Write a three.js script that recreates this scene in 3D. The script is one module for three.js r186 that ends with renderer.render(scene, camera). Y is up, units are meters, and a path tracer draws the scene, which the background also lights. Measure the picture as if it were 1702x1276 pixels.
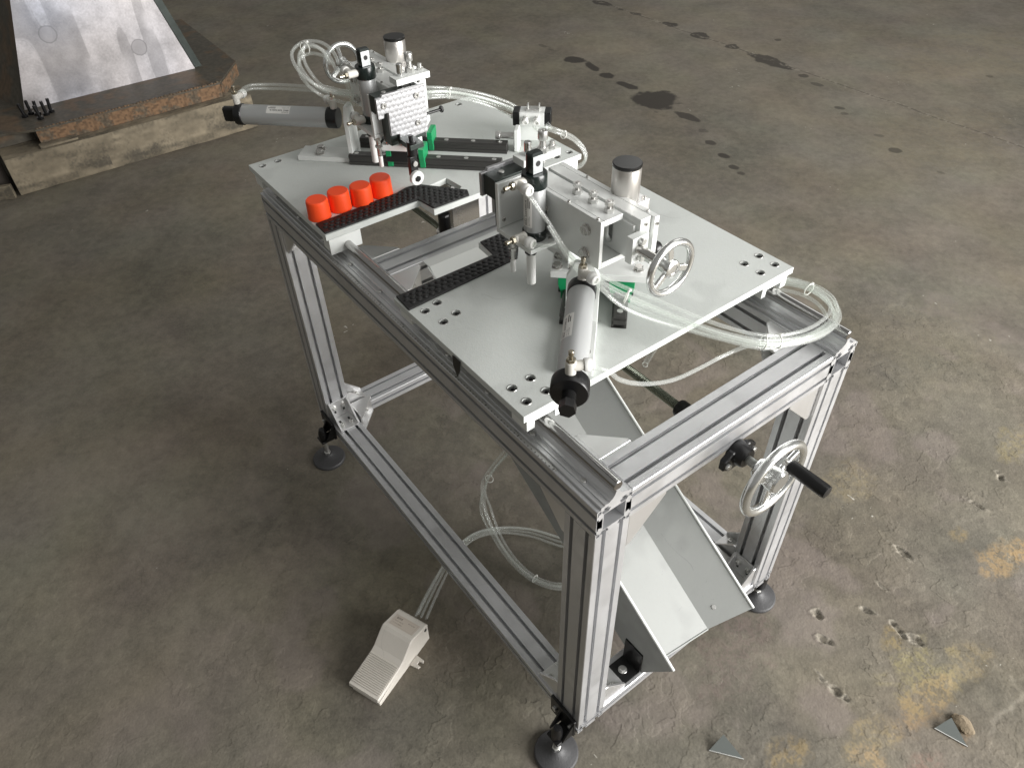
import * as THREE from 'three';
import { RoundedBoxGeometry } from 'three/addons/geometries/RoundedBoxGeometry.js';
import { mergeGeometries, toCreasedNormals } from 'three/addons/utils/BufferGeometryUtils.js';
import { RectAreaLightUniformsLib } from 'three/addons/lights/RectAreaLightUniformsLib.js';

// ---------------------------------------------------------------- camera, light, exposure
// Bench frame: v across the bench (to the right), y up, u along the bench (away); in millimetres. World x = v, y = y, z = -u, in metres.
const V = (v, y, u) => new THREE.Vector3(v / 1000, y / 1000, -u / 1000);
const D = (v, y, u) => new THREE.Vector3(v, y, -u).normalize();
const scene = new THREE.Scene();
const camera = new THREE.PerspectiveCamera(54.04, 1024 / 767, 0.05, 80);
camera.position.copy(V(-544.08, 1942.49, -528.74));
camera.quaternion.setFromRotationMatrix(new THREE.Matrix4().makeBasis(D(0.79864972, -0.02179855, -0.60140123), D(0.42117549, 0.73405377, 0.53270655), D(-0.42984861, 0.67874139, -0.59543286)));
scene.add(camera);

const renderer = new THREE.WebGLRenderer({ antialias: true });
renderer.setSize(1024, 767);
renderer.toneMapping = THREE.LinearToneMapping;
renderer.toneMappingExposure = 1.0;
renderer.shadowMap.enabled = true;
scene.background = new THREE.Color(0.25, 0.246, 0.233);

const names = new Map();
function numbered(n) { const k = names.get(n) ?? 0; names.set(n, k + 1); return k ? n + '_' + String(k).padStart(3, '0') : n; }
RectAreaLightUniformsLib.init();
function lightPanel(name, pos, target, w, h, color, intensity, glow) {
  const l = new THREE.RectAreaLight(color, intensity, w, h);
  l.position.copy(pos); l.lookAt(target); scene.add(l);
  const m = new THREE.Mesh(new THREE.PlaneGeometry(w, h), new THREE.MeshStandardMaterial({ color: 0x222222, emissive: color, emissiveIntensity: glow }));
  m.name = numbered(name); m.position.copy(pos).add(pos.clone().sub(target).normalize().multiplyScalar(0.02)); m.lookAt(target);
  m.userData = { kind: 'structure' }; scene.add(m);
}
lightPanel('doorway_daylight', V(2900, 2050, -4500), V(500, 900, 600), 4.2, 3.4, new THREE.Color(1, 0.985, 0.965), 19.5, 1.2);
lightPanel('overhead_fill_panel', V(2000, 5000, -1500), V(600, 600, 500), 4.4, 3.2, new THREE.Color(1, 0.99, 0.96), 1.0, 0.6);  // added fill panel out of view, lifts the light on upward faces
lightPanel('overhead_fill_panel', V(7600, 5200, 4600), V(3600, 0, 3600), 4.4, 4.4, new THREE.Color(1, 0.99, 0.95), 1.3, 0.6);  // second added panel, unseen, brightens the far right floor

// ---------------------------------------------------------------- helpers
let seed = 12345;
const rnd = () => { seed = (seed * 1664525 + 1013904223) >>> 0; return seed / 4294967296; };
let cur = null; // the thing being built: {o, pos, mirror}
const MIRROR_U = 1538; // the far half of the machine mirrors the near half about u = 769
const mapPt = (p, m) => m ? [p[0] + m.shift, p[1], MIRROR_U - (p[2] + m.shift)] : p;
function thing(name, label, category, p, group, mirror) {
  const o = new THREE.Group(); o.name = numbered(name);
  const q = mapPt(p, mirror); o.position.copy(V(...q));
  o.userData = { label, category }; if (group) o.userData.group = group;
  scene.add(o); cur = { o, pos: o.position.clone(), mirror };
  return o;
}
function structure(name) { const o = new THREE.Group(); o.name = numbered(name); o.userData = { kind: 'structure' }; scene.add(o); cur = { o, pos: new THREE.Vector3(), mirror: null }; return o; }
function boxUV(g) {
  const p = g.attributes.position, n = g.attributes.normal, uv = new Float32Array(p.count * 2);
  for (let i = 0; i < p.count; i += 3) {
    let ax = 0, ay = 0, az = 0;
    for (let k = 0; k < 3; k++) { ax += n.getX(i + k); ay += n.getY(i + k); az += n.getZ(i + k); }
    ax = Math.abs(ax); ay = Math.abs(ay); az = Math.abs(az);
    for (let k = 0; k < 3; k++) {
      const x = p.getX(i + k), y = p.getY(i + k), z = p.getZ(i + k);
      const [a, b] = ay >= ax && ay >= az ? [x, z] : ax >= az ? [z, y] : [x, y];
      uv[2 * (i + k)] = a; uv[2 * (i + k) + 1] = b;
    }
  }
  g.setAttribute('uv', new THREE.BufferAttribute(uv, 2));
}
function prep(g, keepUV) {
  if (g.index) g = g.toNonIndexed(); else g = g.clone();
  for (const k of Object.keys(g.attributes)) if (!['position', 'normal', 'uv'].includes(k)) g.deleteAttribute(k);
  g.clearGroups();
  if (!keepUV) boxUV(g);
  return g;
}
function reflect(g, m) {
  const p = g.attributes.position, n = g.attributes.normal, uv = g.attributes.uv, s = m.shift / 1000;
  for (let i = 0; i < p.count; i++) { p.setXYZ(i, p.getX(i) + s, p.getY(i), -MIRROR_U / 1000 - (p.getZ(i) - s)); n.setZ(i, -n.getZ(i)); }
  for (const a of [p, n, uv]) {
    const k = a.itemSize, r = a.array;
    for (let t = 0; t < a.count; t += 3) for (let c = 0; c < k; c++) { const x = r[(t + 1) * k + c]; r[(t + 1) * k + c] = r[(t + 2) * k + c]; r[(t + 2) * k + c] = x; }
  }
  if (m.flipUV) for (let i = 0; i < uv.count; i++) uv.setX(i, 1 - uv.getX(i));
}
function part(name, geos, mat, parent, opt = {}) {
  if (!Array.isArray(geos)) geos = [geos];
  let g = mergeGeometries(geos.map((x) => prep(x, opt.keepUV)));
  if (cur.mirror) reflect(g, { ...cur.mirror, flipUV: opt.keepUV });
  g.translate(-cur.pos.x, -cur.pos.y, -cur.pos.z);
  const m = new THREE.Mesh(g, mat); m.name = name; m.castShadow = m.receiveShadow = true;
  if (opt.label) m.userData.label = opt.label;
  if (opt.kind) m.userData.kind = opt.kind;
  (parent ?? cur.o).add(m);
  return m;
}
// geometry in bench millimetres
const mm = (g) => g.scale(0.001, 0.001, 0.001);
function box(v0, v1, y0, y1, u0, u1, r = 0.8) {
  const w = v1 - v0, h = y1 - y0, d = u1 - u0;
  const g = mm(new RoundedBoxGeometry(w, h, d, 1, Math.min(r, w / 2.2, h / 2.2, d / 2.2)));
  const c = V((v0 + v1) / 2, (y0 + y1) / 2, (u0 + u1) / 2); g.translate(c.x, c.y, c.z); return g;
}
// box about a centre with axes a, b (bench direction arrays), the third follows
function obox(c, a, b, la, lb, lc, r = 0.8) {
  const A = D(...a), B = D(...b), C = new THREE.Vector3().crossVectors(A, B);
  const g = mm(new RoundedBoxGeometry(la, lb, lc, 1, Math.min(r, la / 2.2, lb / 2.2, lc / 2.2)));
  g.applyMatrix4(new THREE.Matrix4().makeBasis(A, B, C).setPosition(V(...c))); return g;
}
// turned shape: profile [radius, distance along dir] from p
function turn(p, dir, prof, seg = 28, flat = false) {
  const pts = prof.map(([r, t]) => new THREE.Vector2(Math.max(r, 0.0001), t));
  let g = new THREE.LatheGeometry(pts, seg);
  if (flat) { g = g.toNonIndexed(); g.computeVertexNormals(); } else g = toCreasedNormals(g, 0.6);
  mm(g);
  g.applyQuaternion(new THREE.Quaternion().setFromUnitVectors(new THREE.Vector3(0, 1, 0), D(...dir)));
  const q = V(...p); g.translate(q.x, q.y, q.z); return g;
}
const rod = (p, dir, r, len, c = 0.6, seg = 28) => turn(p, dir, [[0, 0], [r - c, 0], [r, c], [r, len - c], [r - c, len], [0, len]], seg);
const rodTo = (a, b, r, c = 0.6, seg = 24) => { const d = [b[0] - a[0], b[1] - a[1], b[2] - a[2]]; return rod(a, d, r, Math.hypot(...d), c, seg); };
const hex = (p, dir, r, h, c = 0.8) => turn(p, dir, [[0, 0], [r, 0], [r, h - c], [r - 1.4 * c, h], [0, h]], 6, true);
const ring = (p, dir, R, r, seg = 40, rs = 12) => {
  const g = mm(new THREE.TorusGeometry(R, r, rs, seg));
  g.applyQuaternion(new THREE.Quaternion().setFromUnitVectors(new THREE.Vector3(0, 0, 1), D(...dir)));
  const q = V(...p); g.translate(q.x, q.y, q.z); return g;
};
const ball = (p, r, sy = 1) => { const g = mm(new THREE.SphereGeometry(r, 20, 14)); g.scale(1, sy, 1); const q = V(...p); g.translate(q.x, q.y, q.z); return g; };
const curve = (pts) => new THREE.CatmullRomCurve3(pts.map((p) => V(...p)), false, 'centripetal');
function tube(pts, r, n = 80, seg = 22) {
  return new THREE.TubeGeometry(curve(pts), n, r / 1000, seg);
}
const shapeOf = (poly) => { const s = new THREE.Shape(); poly.forEach(([x, y], i) => i ? s.lineTo(x, y) : s.moveTo(x, y)); s.closePath(); return s; };
// extruded outline: origin, in-plane directions x and y, depth along their cross product
function prism(shape, o, xd, yd, depth, bevel = 0.6, holes = []) {
  const s = Array.isArray(shape) ? shapeOf(shape) : shape;
  for (const h of holes) s.holes.push(h);
  const X = D(...xd), Y = D(...yd), Z = new THREE.Vector3().crossVectors(X, Y);
  const g = new THREE.ExtrudeGeometry(s, { depth: depth - 2 * bevel, bevelEnabled: bevel > 0, bevelThickness: bevel, bevelSize: bevel, bevelOffset: -bevel, bevelSegments: 1, curveSegments: 10 });
  g.translate(0, 0, bevel); mm(g);
  g.applyMatrix4(new THREE.Matrix4().makeBasis(X, Y, Z).setPosition(V(...o))); return g;
}
const circlePath = (x, y, r) => { const p = new THREE.Path(); p.absarc(x, y, r, 0, Math.PI * 2, true); return p; };
const rectPath = (x0, y0, x1, y1) => { const p = new THREE.Path(); p.moveTo(x0, y0); p.lineTo(x0, y1); p.lineTo(x1, y1); p.lineTo(x1, y0); p.closePath(); return p; };
// sheet of given corner points with thickness along its normal
function sheet(pts, t) {
  const P = pts.map((p) => V(...p)), n = new THREE.Vector3().crossVectors(P[1].clone().sub(P[0]), P[2].clone().sub(P[0])).normalize().multiplyScalar(t / 1000);
  const Q = P.map((p) => p.clone().add(n)), pos = [];
  const tri = (a, b, c) => pos.push(a.x, a.y, a.z, b.x, b.y, b.z, c.x, c.y, c.z);
  for (let i = 1; i < P.length - 1; i++) { tri(P[0], P[i + 1], P[i]); tri(Q[0], Q[i], Q[i + 1]); }
  for (let i = 0; i < P.length; i++) { const j = (i + 1) % P.length; tri(P[i], P[j], Q[j]); tri(P[i], Q[j], Q[i]); }
  const g = new THREE.BufferGeometry(); g.setAttribute('position', new THREE.Float32BufferAttribute(pos, 3)); g.computeVertexNormals();
  g.setAttribute('uv', new THREE.Float32BufferAttribute(new Float32Array(pos.length / 3 * 2), 2)); return g;
}

// ---------------------------------------------------------------- noise and textures
const hash = (x, y, s) => { let h = Math.imul(x, 374761393) ^ Math.imul(y, 668265263) ^ Math.imul(s, 1274126177); h = Math.imul(h ^ (h >>> 13), 1103515245); return ((h ^ (h >>> 16)) >>> 0) / 4294967296; };
function vnoise(x, y, s) {
  const i = Math.floor(x), j = Math.floor(y), fx = x - i, fy = y - j, a = fx * fx * (3 - 2 * fx), b = fy * fy * (3 - 2 * fy);
  const h0 = hash(i, j, s), h1 = hash(i + 1, j, s), h2 = hash(i, j + 1, s), h3 = hash(i + 1, j + 1, s);
  return h0 + (h1 - h0) * a + (h2 - h0) * b + (h0 - h1 - h2 + h3) * a * b;
}
const fbm = (x, y, s, o = 4) => { let v = 0, a = 0.5, t = 0; for (let k = 0; k < o; k++) { v += a * vnoise(x, y, s + k); t += a; a *= 0.5; x = x * 2.03 + 17.1; y = y * 2.03 + 9.7; } return v / t; };
const clamp = (x, a = 0, b = 1) => Math.min(b, Math.max(a, x));
const smooth = (a, b, x) => { const t = clamp((x - a) / (b - a)); return t * t * (3 - 2 * t); };
const mix = (a, b, t) => a + (b - a) * t;
const toS = (c) => c <= 0.0031308 ? c * 12.92 : 1.055 * Math.pow(c, 1 / 2.4) - 0.055;
function makeTex(n, fn, srgb, repeat) {
  const d = new Uint8Array(n * n * 4);
  for (let j = 0; j < n; j++) for (let i = 0; i < n; i++) {
    const c = fn(i / n, j / n), k = (j * n + i) * 4;
    if (typeof c === 'number') { d[k] = d[k + 1] = d[k + 2] = clamp(c) * 255; } else for (let q = 0; q < 3; q++) d[k + q] = clamp(srgb ? toS(c[q]) : c[q]) * 255;
    d[k + 3] = 255;
  }
  const t = new THREE.DataTexture(d, n, n); t.magFilter = THREE.LinearFilter; t.minFilter = THREE.LinearMipmapLinearFilter; t.generateMipmaps = true;
  if (srgb) t.colorSpace = THREE.SRGBColorSpace;
  if (repeat) { t.wrapS = t.wrapT = THREE.RepeatWrapping; t.repeat.set(repeat, repeat); }
  t.needsUpdate = true; return t;
}
// tileable noise on the unit square
const tn = (x, y, f, s) => { const w = (i) => ((i % f) + f) % f; const X = x * f, Y = y * f, i = Math.floor(X), j = Math.floor(Y), fx = X - i, fy = Y - j, a = fx * fx * (3 - 2 * fx), b = fy * fy * (3 - 2 * fy);
  const h0 = hash(w(i), w(j), s), h1 = hash(w(i + 1), w(j), s), h2 = hash(w(i), w(j + 1), s), h3 = hash(w(i + 1), w(j + 1), s); return h0 + (h1 - h0) * a + (h2 - h0) * b + (h0 - h1 - h2 + h3) * a * b; };
const grain = makeTex(256, (x, y) => 0.35 * tn(x, y, 128, 3) + 0.35 * tn(x, y, 64, 4) + 0.3 * tn(x, y, 24, 5), false, 8);       // fine powder coat, 125 mm tile
const smudge = makeTex(256, (x, y) => { const n = 0.5 * tn(x, y, 6, 11) + 0.3 * tn(x, y, 16, 12) + 0.2 * tn(x, y, 60, 13); return [1, 0.62 + 0.5 * n, 1]; }, false, 3);
const paintTone = makeTex(512, (x, y) => { const n = 0.5 * tn(x, y, 5, 21) + 0.3 * tn(x, y, 14, 22) + 0.2 * tn(x, y, 90, 23), s = tn(x, y, 180, 24) > 0.97 ? 0.82 : 1, sm = smooth(0.6, 0.8, tn(x, y, 4, 25) * 0.6 + 0.4 * tn(x, y, 17, 26)), sc = Math.abs(tn(x, y, 5, 27) - 0.5) < 0.0035 && tn(x, y, 9, 28) > 0.6 ? 0.86 : 1, k = (0.93 + 0.1 * n - 0.09 * sm) * s * sc; return [k, k, k * 0.995]; }, true, 2);
const brushed = makeTex(256, (x, y) => [1, 0.75 + 0.35 * tn(x, y * 0.999, 3, 31) * 0.4 + 0.3 * hash(0, Math.floor(y * 256), 7), 1], false, 6);
const swirl = makeTex(512, (x, y) => { // rows of overlapping circular grinding marks
  let best = 0; const N = 6;
  for (let j = -1; j <= N + 1; j++) for (let i = -1; i <= N + 1; i++) {
    const cx = (i + (((j % 2) + 2) % 2) * 0.5) / N, cy = (j + 0.2 * hash(i, j, 3)) / N, d = Math.hypot(x - cx, y - cy) * N;
    if (d < 0.5) best = Math.max(best, 1 - 4 * d * d);
  }
  return 0.92 * best + 0.08 * tn(x, y, 40, 8);
}, false, 14);

const std = (o) => new THREE.MeshStandardMaterial(o);
const rgb = (r, g, b) => new THREE.Color().setRGB(r, g, b);
const M = {
  alu: std({ map: paintTone, color: rgb(0.65, 0.655, 0.67), metalness: 0.72, roughness: 0.45, roughnessMap: smudge }),
  aluCut: std({ color: rgb(0.8, 0.8, 0.8), metalness: 0.85, roughness: 0.35, roughnessMap: brushed }),
  plate: std({ color: rgb(0.6, 0.625, 0.605), map: paintTone, roughness: 0.85, bumpMap: grain, bumpScale: 0.00025 }),
  anod: std({ color: rgb(0.76, 0.775, 0.76), metalness: 0.25, roughness: 0.42, roughnessMap: smudge, bumpMap: grain, bumpScale: 0.00008 }),
  anodDark: std({ color: rgb(0.42, 0.44, 0.44), metalness: 0.6, roughness: 0.4 }),
  white: std({ color: rgb(0.72, 0.74, 0.72), roughness: 0.5 }),
  steel: std({ color: rgb(0.55, 0.54, 0.52), metalness: 0.95, roughness: 0.28, roughnessMap: smudge }),
  zinc: std({ color: rgb(0.7, 0.7, 0.68), metalness: 0.9, roughness: 0.32 }),
  chrome: std({ color: rgb(0.72, 0.72, 0.72), metalness: 1, roughness: 0.13 }),
  railSteel: std({ color: rgb(0.07, 0.068, 0.065), metalness: 0.6, roughness: 0.35 }),
  darkSteel: std({ color: rgb(0.045, 0.055, 0.05), metalness: 0.5, roughness: 0.42, roughnessMap: smudge }),
  swirl: std({ color: rgb(0.43, 0.43, 0.44), metalness: 0.7, roughness: 0.36, bumpMap: swirl, bumpScale: 0.00028 }),
  barrel: std({ color: rgb(0.47, 0.48, 0.48), metalness: 0.5, roughness: 0.48 }),
  black: std({ color: rgb(0.005, 0.005, 0.0055), roughness: 0.34 }),
  rubber: std({ color: rgb(0.007, 0.007, 0.007), roughness: 0.55 }),
  rodSteel: std({ color: rgb(0.42, 0.415, 0.41), metalness: 1, roughness: 0.2 }),
  green: std({ color: rgb(0.005, 0.24, 0.085), roughness: 0.4 }),
  darkGreen: std({ color: rgb(0.009, 0.014, 0.0125), roughness: 0.25 }),
  fitting: std({ color: rgb(0.6, 0.585, 0.54), roughness: 0.4 }),
  nylon: std({ color: rgb(0.72, 0.72, 0.7), roughness: 0.45 }),
  orange: std({ color: rgb(0.95, 0.08, 0.014), roughness: 0.45 }),
  brass: std({ color: rgb(0.46, 0.42, 0.34), metalness: 1, roughness: 0.25 }),
  hole: std({ color: rgb(0.02, 0.02, 0.02), roughness: 0.8 }),
  scrap: std({ color: rgb(0.22, 0.24, 0.23), metalness: 0.6, roughness: 0.3 }),
  pedal: std({ map: paintTone, color: rgb(0.63, 0.595, 0.54), roughness: 0.55, bumpMap: grain, bumpScale: 0.0002 }),
  tie: std({ color: rgb(0.7, 0.7, 0.66), roughness: 0.4 }),
  tube: new THREE.MeshPhysicalMaterial({ color: rgb(0.97, 0.985, 0.97), transmission: 0.88, ior: 1.45, roughness: 0.18, thickness: 0, clearcoat: 1, clearcoatRoughness: 0.05 }),
  glass: new THREE.MeshPhysicalMaterial({ color: rgb(0.6, 0.65, 0.6), transmission: 0.7, ior: 1.5, roughness: 0.1, thickness: 0.003 }),
  chromeCast: std({ color: rgb(0.74, 0.75, 0.74), metalness: 0.95, roughness: 0.25, bumpMap: grain, bumpScale: 0.0001 }),
  spring: std({ color: rgb(0.25, 0.27, 0.22), metalness: 0.9, roughness: 0.35 }),
};
const textTex = (w, h, draw) => { const c = document.createElement('canvas'); c.width = w; c.height = h; const x = c.getContext('2d'); draw(x, w, h); const t = new THREE.CanvasTexture(c); t.colorSpace = THREE.SRGBColorSpace; return t; };
const labelTex = textTex(256, 128, (x, w, h) => {
  x.fillStyle = '#d9d8d4'; x.fillRect(0, 0, w, h); x.fillStyle = '#1a1a1c';
  x.font = 'bold 30px sans-serif'; x.fillText('MAL 32X100CA', 10, 58); x.font = '22px sans-serif'; x.fillText('SONGD', 12, 28);
  x.font = '13px sans-serif'; x.fillText('0.1-1.0 MPa', 12, 84); x.fillText('AIR CYLINDER', 12, 102); x.fillRect(160, 74, 80, 10); x.fillRect(160, 94, 60, 8);
});
M.sticker = std({ map: labelTex, roughness: 0.5 });
const rulerTex = textTex(1024, 32, (x, w, h) => {
  x.fillStyle = '#b9b9b6'; x.fillRect(0, 0, w, h); x.fillStyle = '#202020'; x.font = '13px sans-serif';
  for (let i = 0; i < 100; i++) { const p = 5 + i * 10.2; x.fillRect(p, 0, 1.6, i % 10 === 0 ? 18 : i % 5 === 0 ? 13 : 8); if (i % 10 === 0) x.fillText(String(i), p + 3, 29); }
});
M.ruler = std({ map: rulerTex, metalness: 0.5, roughness: 0.4 });
const tagTex = textTex(64, 64, (x, w, h) => { x.fillStyle = '#0c0c0c'; x.fillRect(0, 0, w, h); x.fillStyle = '#d8d8d0'; x.font = 'bold 26px sans-serif'; x.fillText('0-5', 10, 40); });
M.tag = std({ map: tagTex, roughness: 0.4 });

// ---------------------------------------------------------------- the concrete floor
const OIL1 = [[3043, 3687, 3087, 3510], [3099, 3523, 3050, 3320], [3029, 3302, 3041, 3171], [3020, 3107, 3034, 2941], [2914, 2880, 3064, 2599], [2963, 2522, 2976, 2324], [2887, 2261, 2905, 2193], [2808, 2128, 2812, 2063], [2737, 1978, 2744, 1906], [2668, 1839, 2683, 1781], [2652, 1762, 2660, 1720], [3074, 4002, 3068, 3923], [3060, 3889, 3070, 3839],
  [4070, 4542, 4093, 4326], [4077, 4236, 4092, 4181], [4086, 4104, 4116, 3997], [4107, 3771, 4126, 3623], [4108, 3456, 4093, 3277], [4105, 3114, 4104, 3000], [4093, 2882, 4061, 2518], [4019, 2412, 4048, 2345], [3972, 2281, 3984, 2185], [3759, 1950, 3786, 1892], [3718, 1874, 3735, 1831], [3605, 1569, 3633, 1520], [3510, 1417, 3535, 1347], [3471, 1106, 3476, 1049], [4459, 2961, 4466, 2912], [4939, 1631, 4943, 1573]];
const OILW = [60, 38, 47, 38, 144, 38, 26, 27, 29, 24, 20, 22, 17, 51, 21, 34, 47, 60, 47, 74, 30, 34, 27, 22, 20, 29, 20, 26, 29];
const OILK = [1, 1, 1, 1, 1, 0.9, 0.4, 0.85, 0.95, 0.85, 0.7, 0.5, 0.4, 0.9, 0.7, 0.8, 0.9, 0.9, 0.85, 0.9, 0.75, 0.6, 0.7, 0.5, 0.4, 0.7, 0.4, 0.7, 0.5];
const PITS = [[1690, -156, 1670, -207], [1507, -151, 1505, -245], [1162, -102, 1160, -194], [794, -105, 789, -145], [726, -164, 744, -213], [903, -184, 916, -232], [934, -251, 916, -321], [925, -307, 937, -372], [638, -243, 642, -347], [1010, -166, 1010, -206]];
const PITW = [14, 10, 15, 14, 14, 10, 12, 15, 14, 6];
// patches of ochre and green-grey dirt: v, u, radius v, radius u, r, g, b, strength
const DIRT = [[1385, -346, 95, 55, 0.36, 0.24, 0.11, 0.7], [1450, -368, 60, 40, 0.34, 0.23, 0.11, 0.6], [845, -412, 120, 75, 0.29, 0.25, 0.12, 0.7], [790, -450, 110, 50, 0.3, 0.2, 0.1, 0.6], [886, -300, 45, 30, 0.3, 0.22, 0.08, 0.6], [590, -425, 95, 50, 0.32, 0.25, 0.13, 0.6], [562, -455, 50, 40, 0.36, 0.25, 0.14, 0.55], [400, -325, 90, 45, 0.28, 0.2, 0.08, 0.7], [1274, 110, 110, 80, 0.26, 0.21, 0.12, 0.45], [1869, -141, 110, 60, 0.27, 0.22, 0.1, 0.5], [985, -453, 90, 50, 0.28, 0.22, 0.12, 0.5], [1349, -222, 45, 25, 0.3, 0.22, 0.1, 0.6], [640, -540, 70, 30, 0.25, 0.15, 0.12, 0.5], [810, -545, 40, 34, 0.3, 0.19, 0.1, 0.7], [520, -60, 160, 90, 0.2, 0.14, 0.13, 0.35], [300, -300, 160, 120, 0.21, 0.19, 0.15, 0.3], [-560, 1250, 260, 170, 0.17, 0.14, 0.11, 0.3], [3900, 1300, 500, 300, 0.22, 0.18, 0.11, 0.3], [5200, 1900, 600, 400, 0.24, 0.2, 0.12, 0.35], [2100, 350, 300, 250, 0.23, 0.2, 0.14, 0.3]];
const seg = (x, y, [a, b, c, d]) => { const ux = c - a, uy = d - b, L = Math.hypot(ux, uy), t = ((x - a) * ux + (y - b) * uy) / L, s = ((x - a) * uy - (y - b) * ux) / L; return [t / L, s, L]; };
function crackLine(v) { return 0; }
const jointV = (u) => 4095 + 18 * (fbm(u / 240, 3.3, 41, 3) - 0.5) * 2;
function slabEdge(v, u) { // raised flake of screed at the lower right: signed height 0..1
  const e = 46 * (fbm(v / 34, u / 34, 61, 4) - 0.5);
  return smooth(-3, 3, Math.min(1030 - v + e + (u + 548) * 0.3, u + 588 + e)) * smooth(820, 900, v + e) * smooth(-470, -520, u + e);
}
function flakes(v, u) { // scaling of the surface: plateaus with ragged edges
  const w = 0.2 * vnoise(v / 26, u / 26, 90) + 0.8 * fbm(v / 60, u / 60, 91, 5);
  return w;
}
function concrete(v, u, fine) { // linear colour
  const big = fbm(v / 900, u / 900, 51, 3), mid = fbm(v / 190, u / 190, 52, 4), sm = fine ? fbm(v / 26, u / 26, 53, 3) : 0.5, gr = fine ? vnoise(v / 3.2, u / 3.2, 54) : vnoise(v / 9, u / 9, 54);
  let k = 0.8 + 0.22 * (big - 0.5) * 2 + 0.2 * (mid - 0.5) * 2 + 0.16 * (sm - 0.5) * 2 + 0.17 * (gr - 0.5) + (fine ? 0.1 * (vnoise(v / 6.5, u / 6.5, 55) - 0.5) : 0);
  let r = 0.184 * k, g = 0.163 * k, b = 0.125 * k;
  const hue = fbm(v / 320, u / 320, 57, 3) - 0.5; r *= 1 + 0.07 * hue; b *= 1 - 0.16 * hue; const gn = fbm(v / 240, u / 240, 58, 3) - 0.5; g *= 1 + 0.1 * gn;
  const near = smooth(2600, 900, Math.hypot(v - 900, u + 100));
  if (near > 0 && fine) { // scaled, flaky zone at the right-hand side
    const f = flakes(v, u), st = smooth(0.5, 0.52, f), rim = Math.exp(-Math.pow((f - 0.51) / 0.006, 2));
    k = 1 + near * (0.1 * st - 0.04); r *= k; g *= k; b *= k;
    if (rim > 0.05) { const q = 1 - 0.35 * near * rim * smooth(0.45, 0.6, vnoise(v / 60, u / 60, 93)); r *= q; g *= q; b *= q; }
    const pk = near * smooth(0.55, 0.75, fbm(v / 150, u / 150, 95, 3)); r = mix(r, 0.23, 0.35 * pk); g = mix(g, 0.19, 0.35 * pk); b = mix(b, 0.175, 0.35 * pk);
  }
  for (const [a, c, ra, rc, R, G, B, s] of DIRT) {
    const dx = (v - a) / ra, dy = (u - c) / rc, d = dx * dx + dy * dy; if (d > 4) continue;
    const n = fbm(v / 38, u / 38, 66, 4), m = 0.8 * s * smooth(1.5, 0.1, d + 2.4 * (0.5 - n)) * (0.25 + 0.75 * smooth(0.38, 0.62, 0.5 * vnoise(v / 5, u / 5, 67) + 0.5 * vnoise(v / 13, u / 13, 68)));
    r = mix(r, R, m); g = mix(g, G, m); b = mix(b, B, m);
  }
  for (let i = 0; i < OIL1.length; i++) {
    const o = OIL1[i]; if (Math.abs(v - o[0]) > 400 || u > o[1] + 150 || u < o[3] - 150) continue;
    const [t, s, len] = seg(v, u, o), dx = (t - 0.5) * 2, dy = s / OILW[i] * (0.8 + 0.5 * vnoise(t * 3, i, 71)), d = Math.sqrt(dx * dx + dy * dy) + 0.7 * (fbm(v / 55, u / 55, 72, 4) - 0.5);
    const m = OILK[i] * smooth(1.08, 0.82, d); r = mix(r, 0.022, 0.94 * m); g = mix(g, 0.017, 0.94 * m); b = mix(b, 0.012, 0.94 * m);
  }
  const jd = Math.abs(v - jointV(u)); if (jd < 40) { const n = fbm(v / 16, u / 16, 75, 3), m = smooth(9, 2, jd + 10 * (n - 0.4)) * 0.75; r = mix(r, 0.06, m); g = mix(g, 0.05, m); b = mix(b, 0.04, m); const l = smooth(36, 8, jd) * smooth(0.55, 0.75, n) * 0.5; r = mix(r, 0.3, l); g = mix(g, 0.27, l); b = mix(b, 0.22, l); }
  const sp = vnoise(v / 11, u / 11, 81) * vnoise(v / 170, u / 170, 82); if (sp > 0.9) { r = mix(r, 0.5, 0.8); g = mix(g, 0.48, 0.8); b = mix(b, 0.43, 0.8); }
  for (let i = 0; i < PITS.length; i++) { const p = pit(v, u, i); if (p > 0) { const n = 0.4 + 1.2 * vnoise(v / 5, u / 5, 83), m = smooth(0.02, 0.3, p) * 0.8; r = mix(r, 0.2 * n, m); g = mix(g, 0.18 * n, m); b = mix(b, 0.145 * n, m); } }
  return [r, g, b];
}
function pit(v, u, i) { const o = PITS[i]; if (Math.abs(v - o[0]) > 90 || u > o[1] + 60 || u < o[3] - 60) return 0; const [t, s] = seg(v, u, o), dx = (t - 0.5) * 2, dy = s / PITW[i], d = Math.sqrt(dx * dx + dy * dy) + 1.7 * (fbm(v / 17, u / 17, 84 + i, 4) - 0.5); return clamp(1.05 - d); }
function relief(v, u) { // metres, drawn as geometry
  let h = 0; for (let i = 0; i < PITS.length; i++) { const p = pit(v, u, i); if (p > 0) { const w = fbm(v / 11, u / 11, 85, 3); h += 0.003 * smooth(0, 0.25, p) - 0.01 * smooth(0.12, 0.8, p) * (0.3 + 1.4 * w); } }
  h += 0.0035 * slabEdge(v, u) * (0.9 + 0.1 * vnoise(v / 20, u / 20, 86));
  return h;
}
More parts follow.
